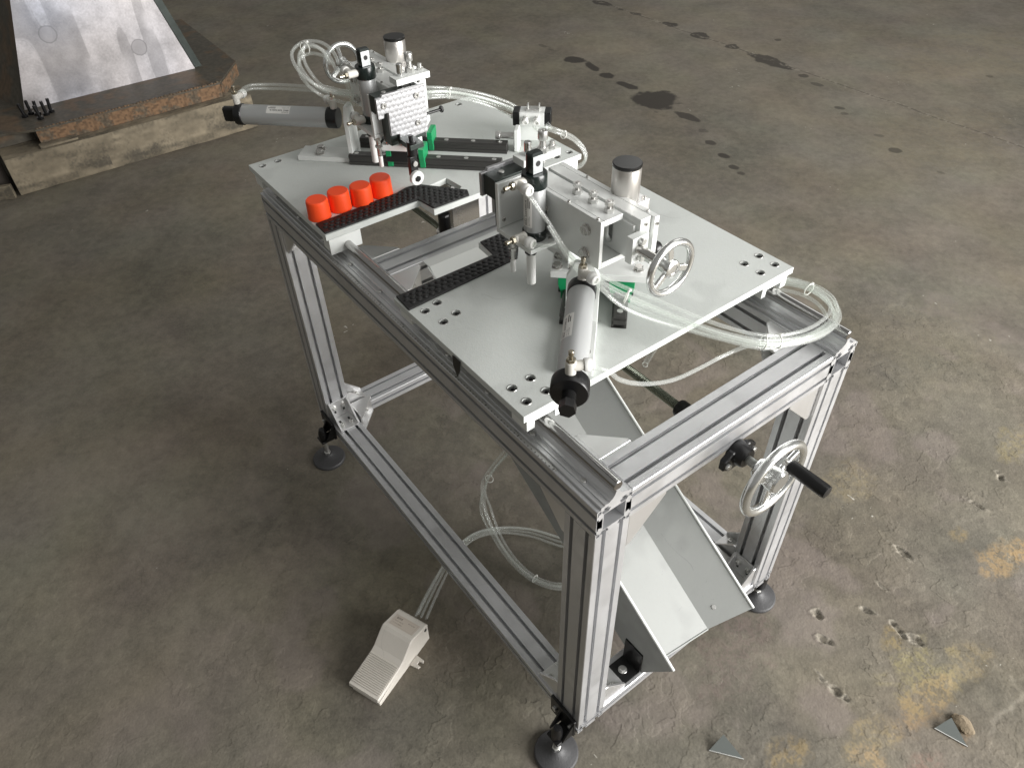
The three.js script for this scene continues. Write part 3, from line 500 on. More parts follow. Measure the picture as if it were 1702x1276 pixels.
// ---------------------------------------------------------------- the two working heads
function head(mirror, label) {
  const t = thing('working_head', label, 'machine head', [298, 1050, 348], null, mirror);
  const far = !!mirror;
  // base on linear carriages
  const bp = part('base_plate', obox(S45(706, 43, 1103.5), E1, [0, 1, 0], 190, 15, 84, 1.2), M.anod);
  for (const [s, d] of [[669, 160], [669, 116], [720, 160], [680, -62]]) part('bolt', [rod(S45(s, d, 1111), [0, 1, 0], 10.5, 2, 0.4), hex(S45(s, d, 1113), [0, 1, 0], 9, 7)], M.steel, bp);
  for (const d of [121, -20]) {
    const c = part('rail_carriage', [obox(S45(703, d, 1077), E2, [0, 1, 0], 70, 37, 48, 2)], M.black);
    const endShape = [[-25, 0], [-19, -20], [-19, -33], [19, -33], [19, -20], [25, 0], [25, 18.5], [-25, 18.5]];
    for (const e of [-1, 1]) part('end_cap', prism(endShape, S45(703 + e * 50 + (e > 0 ? 20 : 0), d, 1077), [-1, 0, 1], [0, 1, 0], 14, 1), M.green, c);
  }
  part('support_block', box(278, 318, 1111.3, 1179.6, 410, 478, 1), M.anod);
  // box slide
  const sp = part('side_plate', box(238, 246, 1180, 1275, 283, 497, 1), M.anod);
  for (const [u, y] of [[318, 1247], [319, 1199], [436, 1237], [440, 1196]]) part('bolt', [rod([238, y, u], [-1, 0, 0], 11, 2, 0.4), hex([236, y, u], [-1, 0, 0], 9.6, 7)], M.steel, sp);
  const tp = part('top_plate', [box(246.4, 289, 1264, 1275, 283, 497, 1)], M.anod);
  for (const u of [303, 345, 387]) { const b = part('adjusting_bolt', [rod([274, 1275, u], [0, 1, 0], 4, 22, 0.4)], M.steel, tp); part('nut', hex([274, 1275.3, u], [0, 1, 0], 9.2, 8), M.zinc, b); part('bolt_head', hex([274, 1289, u], [0, 1, 0], 8.6, 7), M.zinc, b); }
  part('bottom_plate', box(246.4, 320, 1180, 1191, 283, 497, 1), M.anod);
  part('slide_bar', [box(296, 321, 1236, 1275, 247, 497, 1), rod([296, 1256, 268], [-1, 0, 0], 0.1, 0.1, 0.02)], M.anod);
  part('pin_hole', rod([296.2, 1257, 266], [-1, 0, 0], 4, 0.5, 0.1), M.hole);
  part('back_plate', box(321.4, 333, 1180, 1275, 239, 497, 1), M.anod);
  const slot = new THREE.Path(); slot.absarc(340 - 24, 1226 + 14, 9, 0, Math.PI); slot.absarc(340 - 24, 1226 - 14, 9, Math.PI, Math.PI * 2); slot.closePath();
  { const sh = shapeOf([[257, 1192], [400, 1192], [400, 1262], [257, 1262]]); sh.holes.push(slot);
    part('slide_plate', prism(sh, [290, 0, 0], [0, 0, 1], [0, 1, 0], 9, 0.8), M.anod); }
  // screw nut and hand wheel
  const nb = part('nut_block', box(268, 306, 1203, 1254, 234, 250, 1), M.white);
  for (const y of [1213, 1246]) part('bolt', [rod([287, y, 234], [0, 0, -1], 6.2, 9, 0.8), rod([287, y, 225.2], [0, 0, -1], 3, 0.3, 0.05, 6)], M.zinc, nb);
  part('screw_shaft', rod([283, 1231, 160], [0, 0, 1], 8.5, 76, 0.8), M.steel);
  const wc = [283, 1231, 158], hw = part('hand_wheel', [ring(wc, [0, 0, 1], 47, 6.5, 56, 14)], M.chromeCast);
  part('hub', turn([wc[0], wc[1], wc[2] + 16], [0, 0, -1], [[0, -8], [11, -8], [12, -6], [14, 10], [16, 14], [16, 22], [13, 24], [9, 24], [8.6, 22.5], [0, 22.5]], 28), M.chromeCast, hw);
  for (let k = 0; k < 3; k++) { const a = -0.35 + k * 2.0944, c = Math.cos(a), s = Math.sin(a); part('spoke', obox([wc[0] + c * 29, wc[1] + s * 29, wc[2] + 1], [c, s, 0], [-s, c, 0], 36, 13, 7, 2.5), M.chromeCast, hw); }
  part('locking_knob', turn([333.4, 1196, 254], [1, 0, 0], [[0, 0], [5, 0], [5, 6], [12, 7], [13, 9], [13, 20], [11, 23], [0, 23]], 20), M.black);
  // spindle motor can on its block
  part('motor_block', box(334, 384, 1150, 1258, 312, 374, 1.2), M.aluCut);
  const mo = part('motor_can', turn([347, 1258.3, 340], [0, 1, 0], [[0, 0], [25, 0], [26, 1.5], [26, 60], [25.4, 62], [25.4, 65], [0, 65]], 48), M.aluCan);
  part('motor_cap', turn([347, 1323.5, 340], [0, 1, 0], [[0, 0], [26, 0], [26.6, 1], [26.6, 5.5], [25.6, 6.6], [0, 6.8]], 48), M.blackCap, mo);
  // small socket screws that hold the plates together
  const socket = (p, d, r, par) => part('screw', [turn(p, d, [[0, 0.2], [r * 0.45, 0.2], [r * 0.45, 3], [r * 0.9, 3], [r, 2.4], [r, 0]], 16)], M.steel, par);
  for (const u of [295, 372, 450]) socket([242, 1275, u], [0, 1, 0], 3.2, sp);
  for (const u of [262, 330, 420]) socket([327, 1275, u], [0, 1, 0], 3.2);
  for (const y of [1246, 1264]) socket([308, y, 247], [0, 0, -1], 3.4);
  for (const y of [1190, 1262]) socket([327, y, 239], [0, 0, -1], 3.2);
  for (const [v, u] of [[377, 320], [377, 366]]) socket([v, 1258, u], [0, 1, 0], 4.4);
  for (const [v, y] of [[188, 1262], [188, 1204]]) socket([v, y, 497], [0, 0, -1], 4.2);
  for (const [v, u] of [[183, 410], [231, 410]]) socket([v, 1186, u], [0, 1, 0], 3.6);
  part('grease_nipple', [hex([352, 1111, 262], [0, 1, 0], 5, 5), rod([352, 1116, 262], [0, 1, 0], 2.6, 7, 0.6)], M.brass);
  // cutter block, its swirl-ground cover plate and the top bar
  const cb = part('cutter_block', [box(177, 292, 1243, 1283, 506, 541, 0.6), box(200, 292, 1165, 1242.6, 506, 541, 0.6)], M.darkSteel);
  part('bolt', rod([206, 1283, 524], [0, 1, 0], 5.5, 3, 0.6), M.zinc, cb);
  const cov = [[172, 1284], [186, 1285], [188, 1290], [299, 1288], [296, 1178], [266, 1176], [222, 1168], [220, 1192], [199, 1192], [199, 1247], [188, 1248], [186, 1238], [172, 1238]];
  const cp = part('cover_plate', prism(cov.map(([a, b]) => [a, b]), [0, 0, 549], [1, 0, 0], [0, 1, 0], 7.5, 0.5), M.swirl);
  for (const [v, y] of [[189, 1266], [274, 1268], [271, 1205]]) part('screw', [turn([v, y, 549], [0, 0, 1], [[3, 0], [3, 3], [6.5, 3], [7, 2.4], [7, 0]], 20), rod([v, y, 549.2], [0, 0, 1], 3, 0.3, 0.05)], M.steel, cp);
  const tb = part('top_bar', [box(238, 326, 1291, 1305, 497, 531, 0.8)], M.white);
  part('guide_pin', rod([259, 1284, 512], [0, 1, 0], 7, 48, 1), M.chrome, tb);
  part('pull_bolt', [rod([289, 1284, 505], [0, 1, 0], 6, 60, 0.6), turn([289, 1330, 505], [0, 1, 0], [[0, 0], [9, 0], [9.6, 1], [9.6, 16], [8.6, 17.5], [6, 17.5], [5.6, 12], [0, 12]], 24)], M.zinc, tb);
  part('nut', hex([289, 1305.3, 505], [0, 1, 0], 11, 10), M.zinc, tb);
  part('small_bolt', [hex([314, 1305.3, 508], [0, 1, 0], 8, 6), rod([314, 1285, 508], [0, 1, 0], 5, 34, 0.5)], M.zinc, tb);
  part('link_rod', [rod([298, 1284, 524], [0, 1, 0], 4, 7, 0.4)], M.steel, tb);
  // bracket and shelf that carry the upright cylinder
  part('cylinder_bracket', [box(177, 237.6, 1187, 1279, 497, 505.6, 0.8)], M.anod);
  part('shelf', box(177, 237.6, 1177, 1186, 399, 505.6, 0.8), M.anod);
  const wr = part('spacer_rod', turn([205, 1085, 434], [0, 1, 0], [[0, 0], [8, 0], [9, 1.5], [9, 66], [8.4, 68], [0, 68]], 28), M.nylon);
  part('nut', [hex([205, 1154, 434], [0, 1, 0], 12, 9), rod([205, 1163, 434], [0, 1, 0], 6, 14, 0.5)], M.blackSteel, wr);
  const pr = part('plunger', [rod([196, 1120, 480], [0, 1, 0], 6, 57, 0.8), hex([196, 1160, 480], [0, 1, 0], 9, 8), hex([196, 1142, 480], [0, 1, 0], 9, 6)], M.steel);
  part('plunger_tip', rod([196, 1092, 480], [0, 1, 0], 5.5, 28, 1), M.nylon, pr);
  // roller follower hanging in front of the cover plate
  if (far) {
  const ro = [220, 1105, 592];
  const fo = part('follower_arm', [rod([ro[0] + 4, 1155, 592], [0, 1, 0], 12, 34, 1), box(ro[0] - 9, ro[0] + 11, 1106, 1155, 586, 600, 2), rod([ro[0] + 4, 1189, 592], [0, 1, 0], 5, 14, 0.5)], M.blackSteel);
  part('follower_bracket', [box(214, 250, 1172, 1184, 549.5, 604, 1)], M.darkSteel, fo);
  part('roller', turn([ro[0], ro[1], 600.5], [0, 0, 1], [[0, 0], [15, 0], [17, 1.5], [17, 10], [15.5, 11.5], [0, 11.5]], 32), M.nylon, fo);
  part('roller_bolt', [hex([ro[0], ro[1], 612], [0, 0, 1], 7.5, 3)], M.black, fo);
  part('bolt', [rod([ro[0] + 2, 1138, 600.5], [0, 0, 1], 6.5, 5, 0.8), rod([ro[0] + 2, 1138, 605.6], [0, 0, 1], 3, 0.2, 0.05)], M.zinc, fo);
  }
  part('stop_bolt', [rodTo([300, 1205, 520], [352, 1205, 520], 3.4), hex([352, 1205, 520], [1, 0, 0], 8, 6)], M.blackSteel);
}
M.aluCan = std({ color: rgb(0.62, 0.6, 0.575), metalness: 0.92, roughness: 0.36 });
M.blackCap = std({ color: rgb(0.005, 0.005, 0.005), roughness: 0.3 });
M.blackSteel = std({ color: rgb(0.018, 0.018, 0.018), metalness: 0.4, roughness: 0.35 });
head(null, 'near working head with bolted box slide, small hand wheel and black-capped can');
head({ shift: 19 }, 'far working head with swirl-ground cover plate facing the gap between the plates');

// ---------------------------------------------------------------- pneumatic cylinders
function flowValve(p, dir, side, parent) { // p on the cylinder wall, dir outwards, side = hose direction
  const at = (k) => [p[0] + dir[0] * k, p[1] + dir[1] * k, p[2] + dir[2] * k];
  const n = Math.hypot(...side), sd = side.map((x) => x / n), c = at(14), off = (k) => [c[0] + sd[0] * k, c[1] + sd[1] * k, c[2] + sd[2] * k];
  const b = part('flow_valve', [rod(at(-2), dir, 8.6, 26, 1.5), rod(c, sd, 8.2, 22, 1)], M.fitting, parent);
  part('hose_collar', turn(off(20), sd, [[0, 0], [10, 0], [10.6, 1], [10.6, 9], [9.4, 11], [9.4, 14], [8, 15.5], [5.4, 15.5], [5, 12], [0, 12]], 24), M.nylon, b);
  part('nut', hex(at(24), dir, 7.6, 6), M.brass, b);
  part('adjusting_screw', turn(at(30), dir, [[0, 0], [3, 0], [3, 6], [4.6, 6.5], [4.6, 13], [3.8, 14], [0, 14]], 16), M.brass, b);
  return off(30);
}
function stickerOn(p, dir, r, t0, len, face, arc) { // curved label round the barrel, its middle looking along face
  const Q = new THREE.Quaternion().setFromUnitVectors(new THREE.Vector3(0, 1, 0), D(...dir)), F = D(...face).applyQuaternion(Q.clone().invert()), mid = Math.atan2(F.x, F.z);
  const g = mm(new THREE.CylinderGeometry(r, r, len, 16, 1, true, mid - arc / 2, arc));
  const uv = g.attributes.uv; for (let i = 0; i < uv.count; i++) { const a = uv.getX(i), b = uv.getY(i); uv.setXY(i, b, 1 - a); }
  g.translate(0, (t0 + len / 2) / 1000, 0); g.applyQuaternion(Q); const q = V(...p); g.translate(q.x, q.y, q.z); return g;
}
function uprightCylinder(mirror, label) {
  thing('pneumatic_cylinder', label, 'pneumatic cylinder', [213, 1186, 434], 'pneumatic cylinders of the machine', mirror);
  const p = [213, 1186.3, 434], up = [0, 1, 0];
  part('barrel', turn(p, up, [[0, 14], [20, 14], [20.5, 16], [20.5, 108], [20, 109], [0, 109]], 48), M.barrel);
  part('end_cap', turn(p, up, [[0, 0], [22, 0], [22.6, 1], [22.6, 17], [21.6, 18.5], [20, 18.5]], 48), M.darkGreen);
  const ec = part('end_cap', turn(p, up, [[20, 104], [22.5, 104], [23.5, 106], [23.5, 129], [22, 132], [0, 132]], 48), M.darkGreen);
  const s = new THREE.Shape(), ca = Math.asin(10 / 15); // round boss with two milled flats
  s.absarc(0, 0, 15, -ca, ca); s.absarc(0, 0, 15, Math.PI - ca, Math.PI + ca); s.closePath();
  part('clevis', prism(s, [213, 1317.5, 434], [1, 0, 0], [0, 0, 1], 38, 3), M.darkGreen, ec);
  for (const k of [-1, 1]) {
    part('clevis_face', box(202.4, 223.6, 1319, 1351, 434 + k * 10.3 - 0.4, 434 + k * 10.3 + 0.4, 0.2), M.anodDark, ec);
    part('pin_hole', rod([213, 1337, 434 + k * 10.8], [0, 0, k], 5.2, 0.3, 0.05), M.hole, ec);
  }
  part('label_sticker', stickerOn(p, up, 20.75, 30, 62, mirror ? [-0.93, 0, -0.35] : [-0.98, 0, -0.2], 1.0), M.sticker, null, { keepUV: true });
  const e1 = flowValve([190, 1306, 434], [-1, 0, 0], [0, 0, -1], ec);
  const e2 = flowValve([190, 1197, 434], [-1, 0, 0], [0.25, 0, -1], null);
}
function slideCylinder(mirror, label) {
  thing('pneumatic_cylinder', label, 'pneumatic cylinder', S45(330, 82, 1060), 'pneumatic cylinders of the machine', mirror);
  const p = S45(140, 82, 1147), q = Math.SQRT1_2; // axis start near the rear cap
  part('barrel', turn(p, E2, [[0, 4], [24.4, 4], [25, 6], [25, 238], [24.4, 240], [0, 240]], 56), M.barrel);
  const fc = part('end_cap', turn(p, E2, [[22, 234], [25.4, 234], [26.4, 236], [26.4, 258], [25, 261], [0, 261]], 56), M.black);
  let rc;
  if (!mirror) {
    rc = part('end_cap', turn(p, E2, [[0, -22], [16, -22], [29, -21], [31, -18], [31, 6], [29, 8], [24, 8]], 56), M.black);
    const th = []; for (let k = 0; k < 9; k++) th.push(turn(p, E2, [[8, -24 - k * 2.6], [11.5, -22.9 - k * 2.6], [11.5, -22.3 - k * 2.6], [8, -21.2 - k * 2.6]], 24));
    part('thread', [...th, rod(S45(140 - 46 * 1.414, 82, 1147), E2, 9.8, 30)], M.blackSteel, rc);
    part('nut', hex(S45(140 - 58 * 1.414, 82, 1147), E2, 14, 18), M.black, rc);
  } else {
    rc = part('end_cap', turn(p, E2, [[0, -16], [20, -16], [26, -12], [27, -10], [27, 6], [25, 8], [22, 8]], 56), M.black);
    part('clevis', [obox(S45(100, 82, 1147), E2, [0, 1, 0], 40, 38, 20, 6)], M.black, rc);
  }
  part('label_sticker', stickerOn(p, E2, 25.3, mirror ? 78 : 92, 62, mirror ? [-0.35, 0.9, 0.35] : [-0.7, 0.75, 0.25], 0.95), M.sticker, null, { keepUV: true });
  part('piston_rod', rod(S45(535, 82, 1147), E2, 8, 100, 0.8), M.chrome);
  flowValve([...S45(497, 82, 1172)], [0, 1, 0], [0, 0, -1], fc);
  flowValve([...S45(134, 82, 1176)], [0, 1, 0], [0.85, 0, -0.5], rc);
}
uprightCylinder(null, 'upright grey cylinder with dark caps on the near head, above the white spacer rod');
slideCylinder(null, 'grey cylinder with threaded black end lying on the near plate, pointing at the viewer');
uprightCylinder({ shift: 19 }, 'upright grey cylinder with dark green cap on the far head, beside the swirl-ground plate');
slideCylinder({ shift: 0 }, 'grey cylinder with black clevis end reaching out over the left edge of the far plate');

// ---------------------------------------------------------------- clear air hoses
function tie(p, dir, r, parent) { const g = [ring(p, dir, r, 1.3, 28, 6)]; const q = D(...dir); g.push(obox([p[0] + r * 0.6, p[1] + r * 0.85, p[2]], [1, 0, 0], [0, 1, 0], 5, 5, 5, 1)); part('cable_tie', g, M.tie, parent); }
// hose beside the guide line: a to the side, b upwards, in millimetres
const shift = (pts, [a0, b0]) => pts.map((p, i) => {
  const loose = 1 + 0.9 * Math.sin(i / (pts.length - 1) * Math.PI * 2.5) ** 2, a = a0 * loose, b = b0 * (0.4 + 0.6 * loose);
  const q = pts[Math.max(0, i - 1)], r = pts[Math.min(pts.length - 1, i + 1)], t = [r[0] - q[0], r[1] - q[1], r[2] - q[2]], n = Math.hypot(...t), h = Math.hypot(t[0], t[2]) || 1;
  const l = [t[2] / h, 0, -t[0] / h], w = [-t[0] * t[1] / (n * h), h / n, -t[2] * t[1] / (n * h)];
  return [p[0] + l[0] * a + w[0] * b, p[1] + w[1] * b, p[2] + l[2] * a + w[2] * b];
});
const TR = 3.9;
{
  thing('air_hose_bundle', 'clear hoses from the near cylinders swinging round in a loop over the near right corner', 'air hoses', [446, 1040, 54], 'air hose bundles');
  const T1 = [[172, 1306, 410], [174, 1300, 396], [184, 1277, 385], [198, 1248, 372], [209, 1215, 352], [221, 1185, 328], [243, 1155, 294], [274, 1130, 261], [308, 1110, 215], [339, 1095, 167], [385, 1078, 104], [446, 1060, 54], [528, 1040, 32], [615, 1020, 36], [675, 1005, 55], [719, 995, 93], [731, 995, 141], [719, 995, 184], [690, 990, 225], [660, 985, 270]];
  part('air_tube', tube(T1, TR, 160), M.tube); part('air_tube', tube(shift(T1.slice(3), [8.4, 2]), TR, 160), M.tube); part('air_tube', tube(shift(T1.slice(6), [-4, 7.6]), TR, 140), M.tube); part('air_tube', tube(shift(T1.slice(5), [5, -7.4]), TR, 140), M.tube);
  const T2 = [[184, 1197, 404], [192, 1196, 392], [210, 1193, 384], [229, 1184, 370], [240, 1168, 350], [256, 1146, 318], [276, 1126, 270], [312, 1104, 216], [343, 1088, 170], [388, 1071, 104], [448, 1053, 50], [528, 1034, 27], [617, 1014, 31], [679, 998, 52], [726, 988, 93], [738, 987, 141], [724, 986, 188], [690, 982, 228]];
  part('air_tube', tube(T2, TR, 160), M.tube);
  const T3 = [[207, 1186, 262], [205, 1184, 240], [208, 1174, 226], [220, 1158, 216], [250, 1130, 202], [290, 1105, 178], [336, 1083, 145], [383, 1066, 98], [444, 1046, 48], [528, 1028, 34], [612, 1010, 42], [668, 996, 62], [706, 986, 100], [716, 984, 141], [706, 982, 180], [680, 980, 220]];
  part('air_tube', tube(T3, TR, 150), M.tube);
  const T4 = [[50, 1190, 86], [66, 1184, 74], [104, 1140, 76], [173, 1088, 82], [248, 1052, 86], [332, 1027, 96], [401, 1016, 100], [446, 1026, 84], [470, 1044, 46], [530, 1044, 22], [618, 1024, 26], [684, 1006, 50], [734, 1000, 96], [744, 998, 141], [728, 994, 192], [694, 988, 236]];
  part('air_tube', tube(T4, TR, 150), M.tube);
  for (const [p, d] of [[[282, 1121, 250], [0.6, -0.3, -0.75]], [[446, 1056, 54], [0.8, -0.2, -0.5]], [[474, 1050, 44], [0.9, -0.2, -0.3]], [[731, 992, 150], [0.1, 0, 1]]]) tie(p, d, 13);
}
{
  thing('air_hose_bundle', 'clear hoses looping above the far head and running behind it to the air valve', 'air hoses', [290, 1190, 1245], 'air hose bundles');
  const F1 = [[190, 1306, 1158], [196, 1312, 1180], [192, 1326, 1200], [179, 1335, 1218], [161, 1335, 1234], [139, 1325, 1228], [129, 1305, 1210], [134, 1280, 1181], [156, 1255, 1175], [189, 1235, 1181], [250, 1205, 1200], [300, 1190, 1235], [371, 1180, 1208], [435, 1180, 1164], [491, 1170, 1151], [557, 1150, 1124], [620, 1120, 1104], [670, 1085, 1089], [700, 1040, 1080]];
  for (const a of [[0, 0], [10, 4], [-9, 7], [3, -12]]) part('air_tube', tube(shift(F1, a), TR, 150), M.tube);
  const F2 = [[48, 1190, 1440], [64, 1199, 1436], [121, 1190, 1427], [180, 1188, 1372], [223, 1192, 1300], [288, 1184, 1245], [371, 1172, 1208], [435, 1172, 1164], [491, 1162, 1151], [557, 1142, 1124], [620, 1112, 1104], [670, 1080, 1085], [704, 1035, 1076]];
  for (const a of [[0, 0], [3, 8.4]]) part('air_tube', tube(shift(F2, a), TR, 120), M.tube);
  part('air_tube', tube([[225, 1186, 1280], [224, 1184, 1300], [235, 1182, 1316], [262, 1180, 1300], [300, 1178, 1250], [371, 1168, 1210], [440, 1166, 1166]], TR, 60), M.tube);
  for (const q of [0, 7]) part('air_tube', tube([[196 + q, 1296, 1146], [204 + q, 1265, 1140], [213 + q * 0.6, 1235, 1146], [213 + q * 0.4, 1214, 1148]], TR, 40), M.tube);
  for (const [p, d] of [[[491, 1167, 1151], [0.9, -0.15, -0.3]], [[268, 1194, 1222], [0.7, 0, 0.5]], [[158, 1334, 1234], [1, 0, 0.4]]]) tie(p, d, 14);
}
{
  thing('valve_hoses', 'pair of clear hoses curving from the air valve over the far plate corner', 'air hoses', [670, 1055, 898]);
  const K = [[632, 1102, 974], [626, 1098, 950], [628, 1110, 922], [648, 1103, 897], [679, 1085, 893], [716, 1057, 897], [736, 1030, 888], [741, 1005, 882], [733, 985, 890], [715, 975, 905]];
  part('air_tube', tube(K, TR, 80), M.tube); part('air_tube', tube(K.map(([v, y, u], i) => [v + (i < 2 ? 28 : 6), y + 5, u + (i < 2 ? -28 : 4)]), TR, 80), M.tube);
  tie([672, 1090, 895], [0.8, -0.5, 0.1], 9);
}
{
  thing('hose_stub', 'short clear hose end hanging below the front edge of the near plate', 'air hose', [370, 900, 261]);
  part('air_tube', tube([[370, 900, 261], [369, 930, 251], [371, 965, 240], [380, 1000, 245]], 6, 20), M.tube); 
  part('hose_end', ring([370, 900, 261], [0, 1, -0.35], 5.6, 1, 20, 6), M.tie);
}
{
  thing('pedal_hose', 'coil of clear hoses hanging under the bench and running to the foot pedal', 'air hoses', [200, 0, 530]);
  const H = [[330, 640, 560], [290, 540, 570], [258, 440, 590], [236, 310, 650], [222, 210, 682], [210, 130, 672], [204, 66, 616], [203, 30, 537], [220, 14, 446], [266, 12, 380], [330, 12, 360], [392, 12, 395], [396, 12, 460], [366, 12, 500], [312, 11, 588], [242, 12, 651], [170, 14, 679], [82, 17, 664], [11, 22, 622], [-72, 32, 565], [-118, 40, 530]];
  for (const a of [[0, 0], [8.4, 0], [-8.4, 0], [4, 7.2]]) part('air_tube', tube(shift(H, a), TR, 170), M.tube);
  for (const [p, d] of [[[228, 255, 668], [0.2, 1, -0.3]], [[222, 14, 446], [0.2, 0, -1]]]) tie(p, d, 12);
}
// air valve on its stand at the far plate's right corner
{
  thing('air_valve', 'silver air valve with black end caps on a white stand at the far plate', 'air valve', [650, 1040, 1010]);
  const c = [660, 1105, 1010], A = [0.72, 0, -0.69], B = [0.69, 0, 0.72], q = (a, b, y) => [c[0] + A[0] * a + B[0] * b, y, c[2] + A[2] * a + B[2] * b];
  part('stand', obox(q(0, 6, 1063), A, [0, 1, 0], 78, 45, 30, 1), M.white);
  const b = part('valve_body', obox(q(0, 0, 1105), A, [0, 1, 0], 66, 36, 42, 1), M.anod);
  for (const s of [-1, 1]) part('end_cap', obox(q(s * 42, 0, 1105), A, [0, 1, 0], 17.6, 37, 42, 2), M.black);
  part('top_bracket', [obox(q(2, 0, 1126), A, [0, 1, 0], 36, 5, 24, 1), obox(q(-12, 0, 1133), A, [0, 1, 0], 4, 12, 18, 1), obox(q(18, 0, 1133), A, [0, 1, 0], 4, 12, 18, 1)], M.zinc, b);
  for (const s of [-16, 14]) { const f = part('fitting', [rod(q(s, -20, 1108), [-B[0], 0, -B[2]], 7, 10, 1)], M.zinc, b); part('hose_collar', turn(q(s, -30, 1106), [-B[0], -0.3, -B[2]], [[0, 0], [8.4, 0], [8.8, 1], [8.8, 8], [7.4, 10], [5, 10], [4.8, 7], [0, 7]], 22), M.nylon, f); }
  part('port_screw', rod(q(-51, 0, 1103), [-A[0], 0, -A[2]], 5, 7, 0.6), M.zinc);
}

// ---------------------------------------------------------------- orange caps
{
  const spots = [[21, 1005, 'frontmost of the four orange caps, at the plate corner'], [78, 1010, 'second orange cap from the front corner of the far plate'], [132, 1001, 'third orange cap from the front corner of the far plate'], [189, 1006, 'rearmost of the four orange caps, nearest the roller']];
  let first;
  spots.forEach(([v, u, lab], i) => {
    let o;
    if (!i) {
      o = first = thing('plastic_cap', lab, 'cap', [v, 1040, u], 'orange plastic caps in a row');
      part('cap_body', turn([v, 1040.6, u], [0, 1, 0], [[0, 0], [26, 0], [26.8, 0.8], [25.6, 40], [25, 44], [23, 46], [0, 46.4]], 56), M.orange);
      part('rim', turn([v, 1040.7, u], [0, 1, 0], [[25, 0], [27.2, 0.2], [27.4, 1.4], [27.2, 2.6], [25, 2.8]], 56), M.orange);
    } else { o = first.clone(); o.name = numbered('plastic_cap'); scene.add(o); o.position.copy(V(v, 1040, u)); o.rotation.y = i * 1.7; o.userData = { ...first.userData, label: lab }; }
  });
}
// ---------------------------------------------------------------- sheet metal chute
{
  thing('chute', 'pale grey sheet metal chute sloping down through the frame to the near end', 'chute', [380, 150, 300]);
  const sl = 0.64, T = 800, up = ([v, y, u], t) => [v, y + sl * t, u + t];
  const Lr = [210, 296, -79], A = [210, 155, 6], B = [424, 158, -16], R = [527, 216, -63];
  part('chute_floor', sheet([A, B, up(B, T), up(A, T)], -2.5), M.sheetGrey);
  part('left_wall', sheet([Lr, A, up(A, T), up(Lr, T)], -2.5), M.sheetGrey);
  part('right_wall', sheet([B, R, up(R, T), up(B, T)], -2.5), M.sheetGrey);
  part('rolled_edge', [rodTo(Lr, up(Lr, T), 3.6), rodTo(R, up(R, T), 3.6)], M.white);
  part('front_lip', rodTo(A, B, 2.4), M.sheetGrey);
  const n = [-0.4, 0.78, -0.49];
  part('bolt', [rod([462, 196, 8], n, 11, 2, 0.4), hex([462 + n[0] * 2, 196 + n[1] * 2, 8 + n[2] * 2], n, 7, 6)], M.zinc);
  part('mounting_tab', [box(150, 209, 152.4, 157, 8, 66, 0.6), box(203.5, 208.5, 157, 236, 8, 66, 0.6)], M.blackSteel);
  part('tab_bolt', [rod([176, 157, 38], [0, 1, 0], 11, 2, 0.4), hex([176, 159, 38], [0, 1, 0], 8, 6)], M.zinc);
  // hopper lip hooked over the middle beam
  part('hopper_lip', [box(165, 470, 963, 966, 764, 796, 0.5)], M.white);
  part('hopper_face', sheet([[165, 965, 764], [470, 965, 764], [470, 845, 640], [165, 845, 640]], 3), M.white);
  part('hopper_side', [sheet([[164, 965, 768], [164, 924, 724], [164, 926, 700], [164, 950, 744]], 3)], M.white);
}
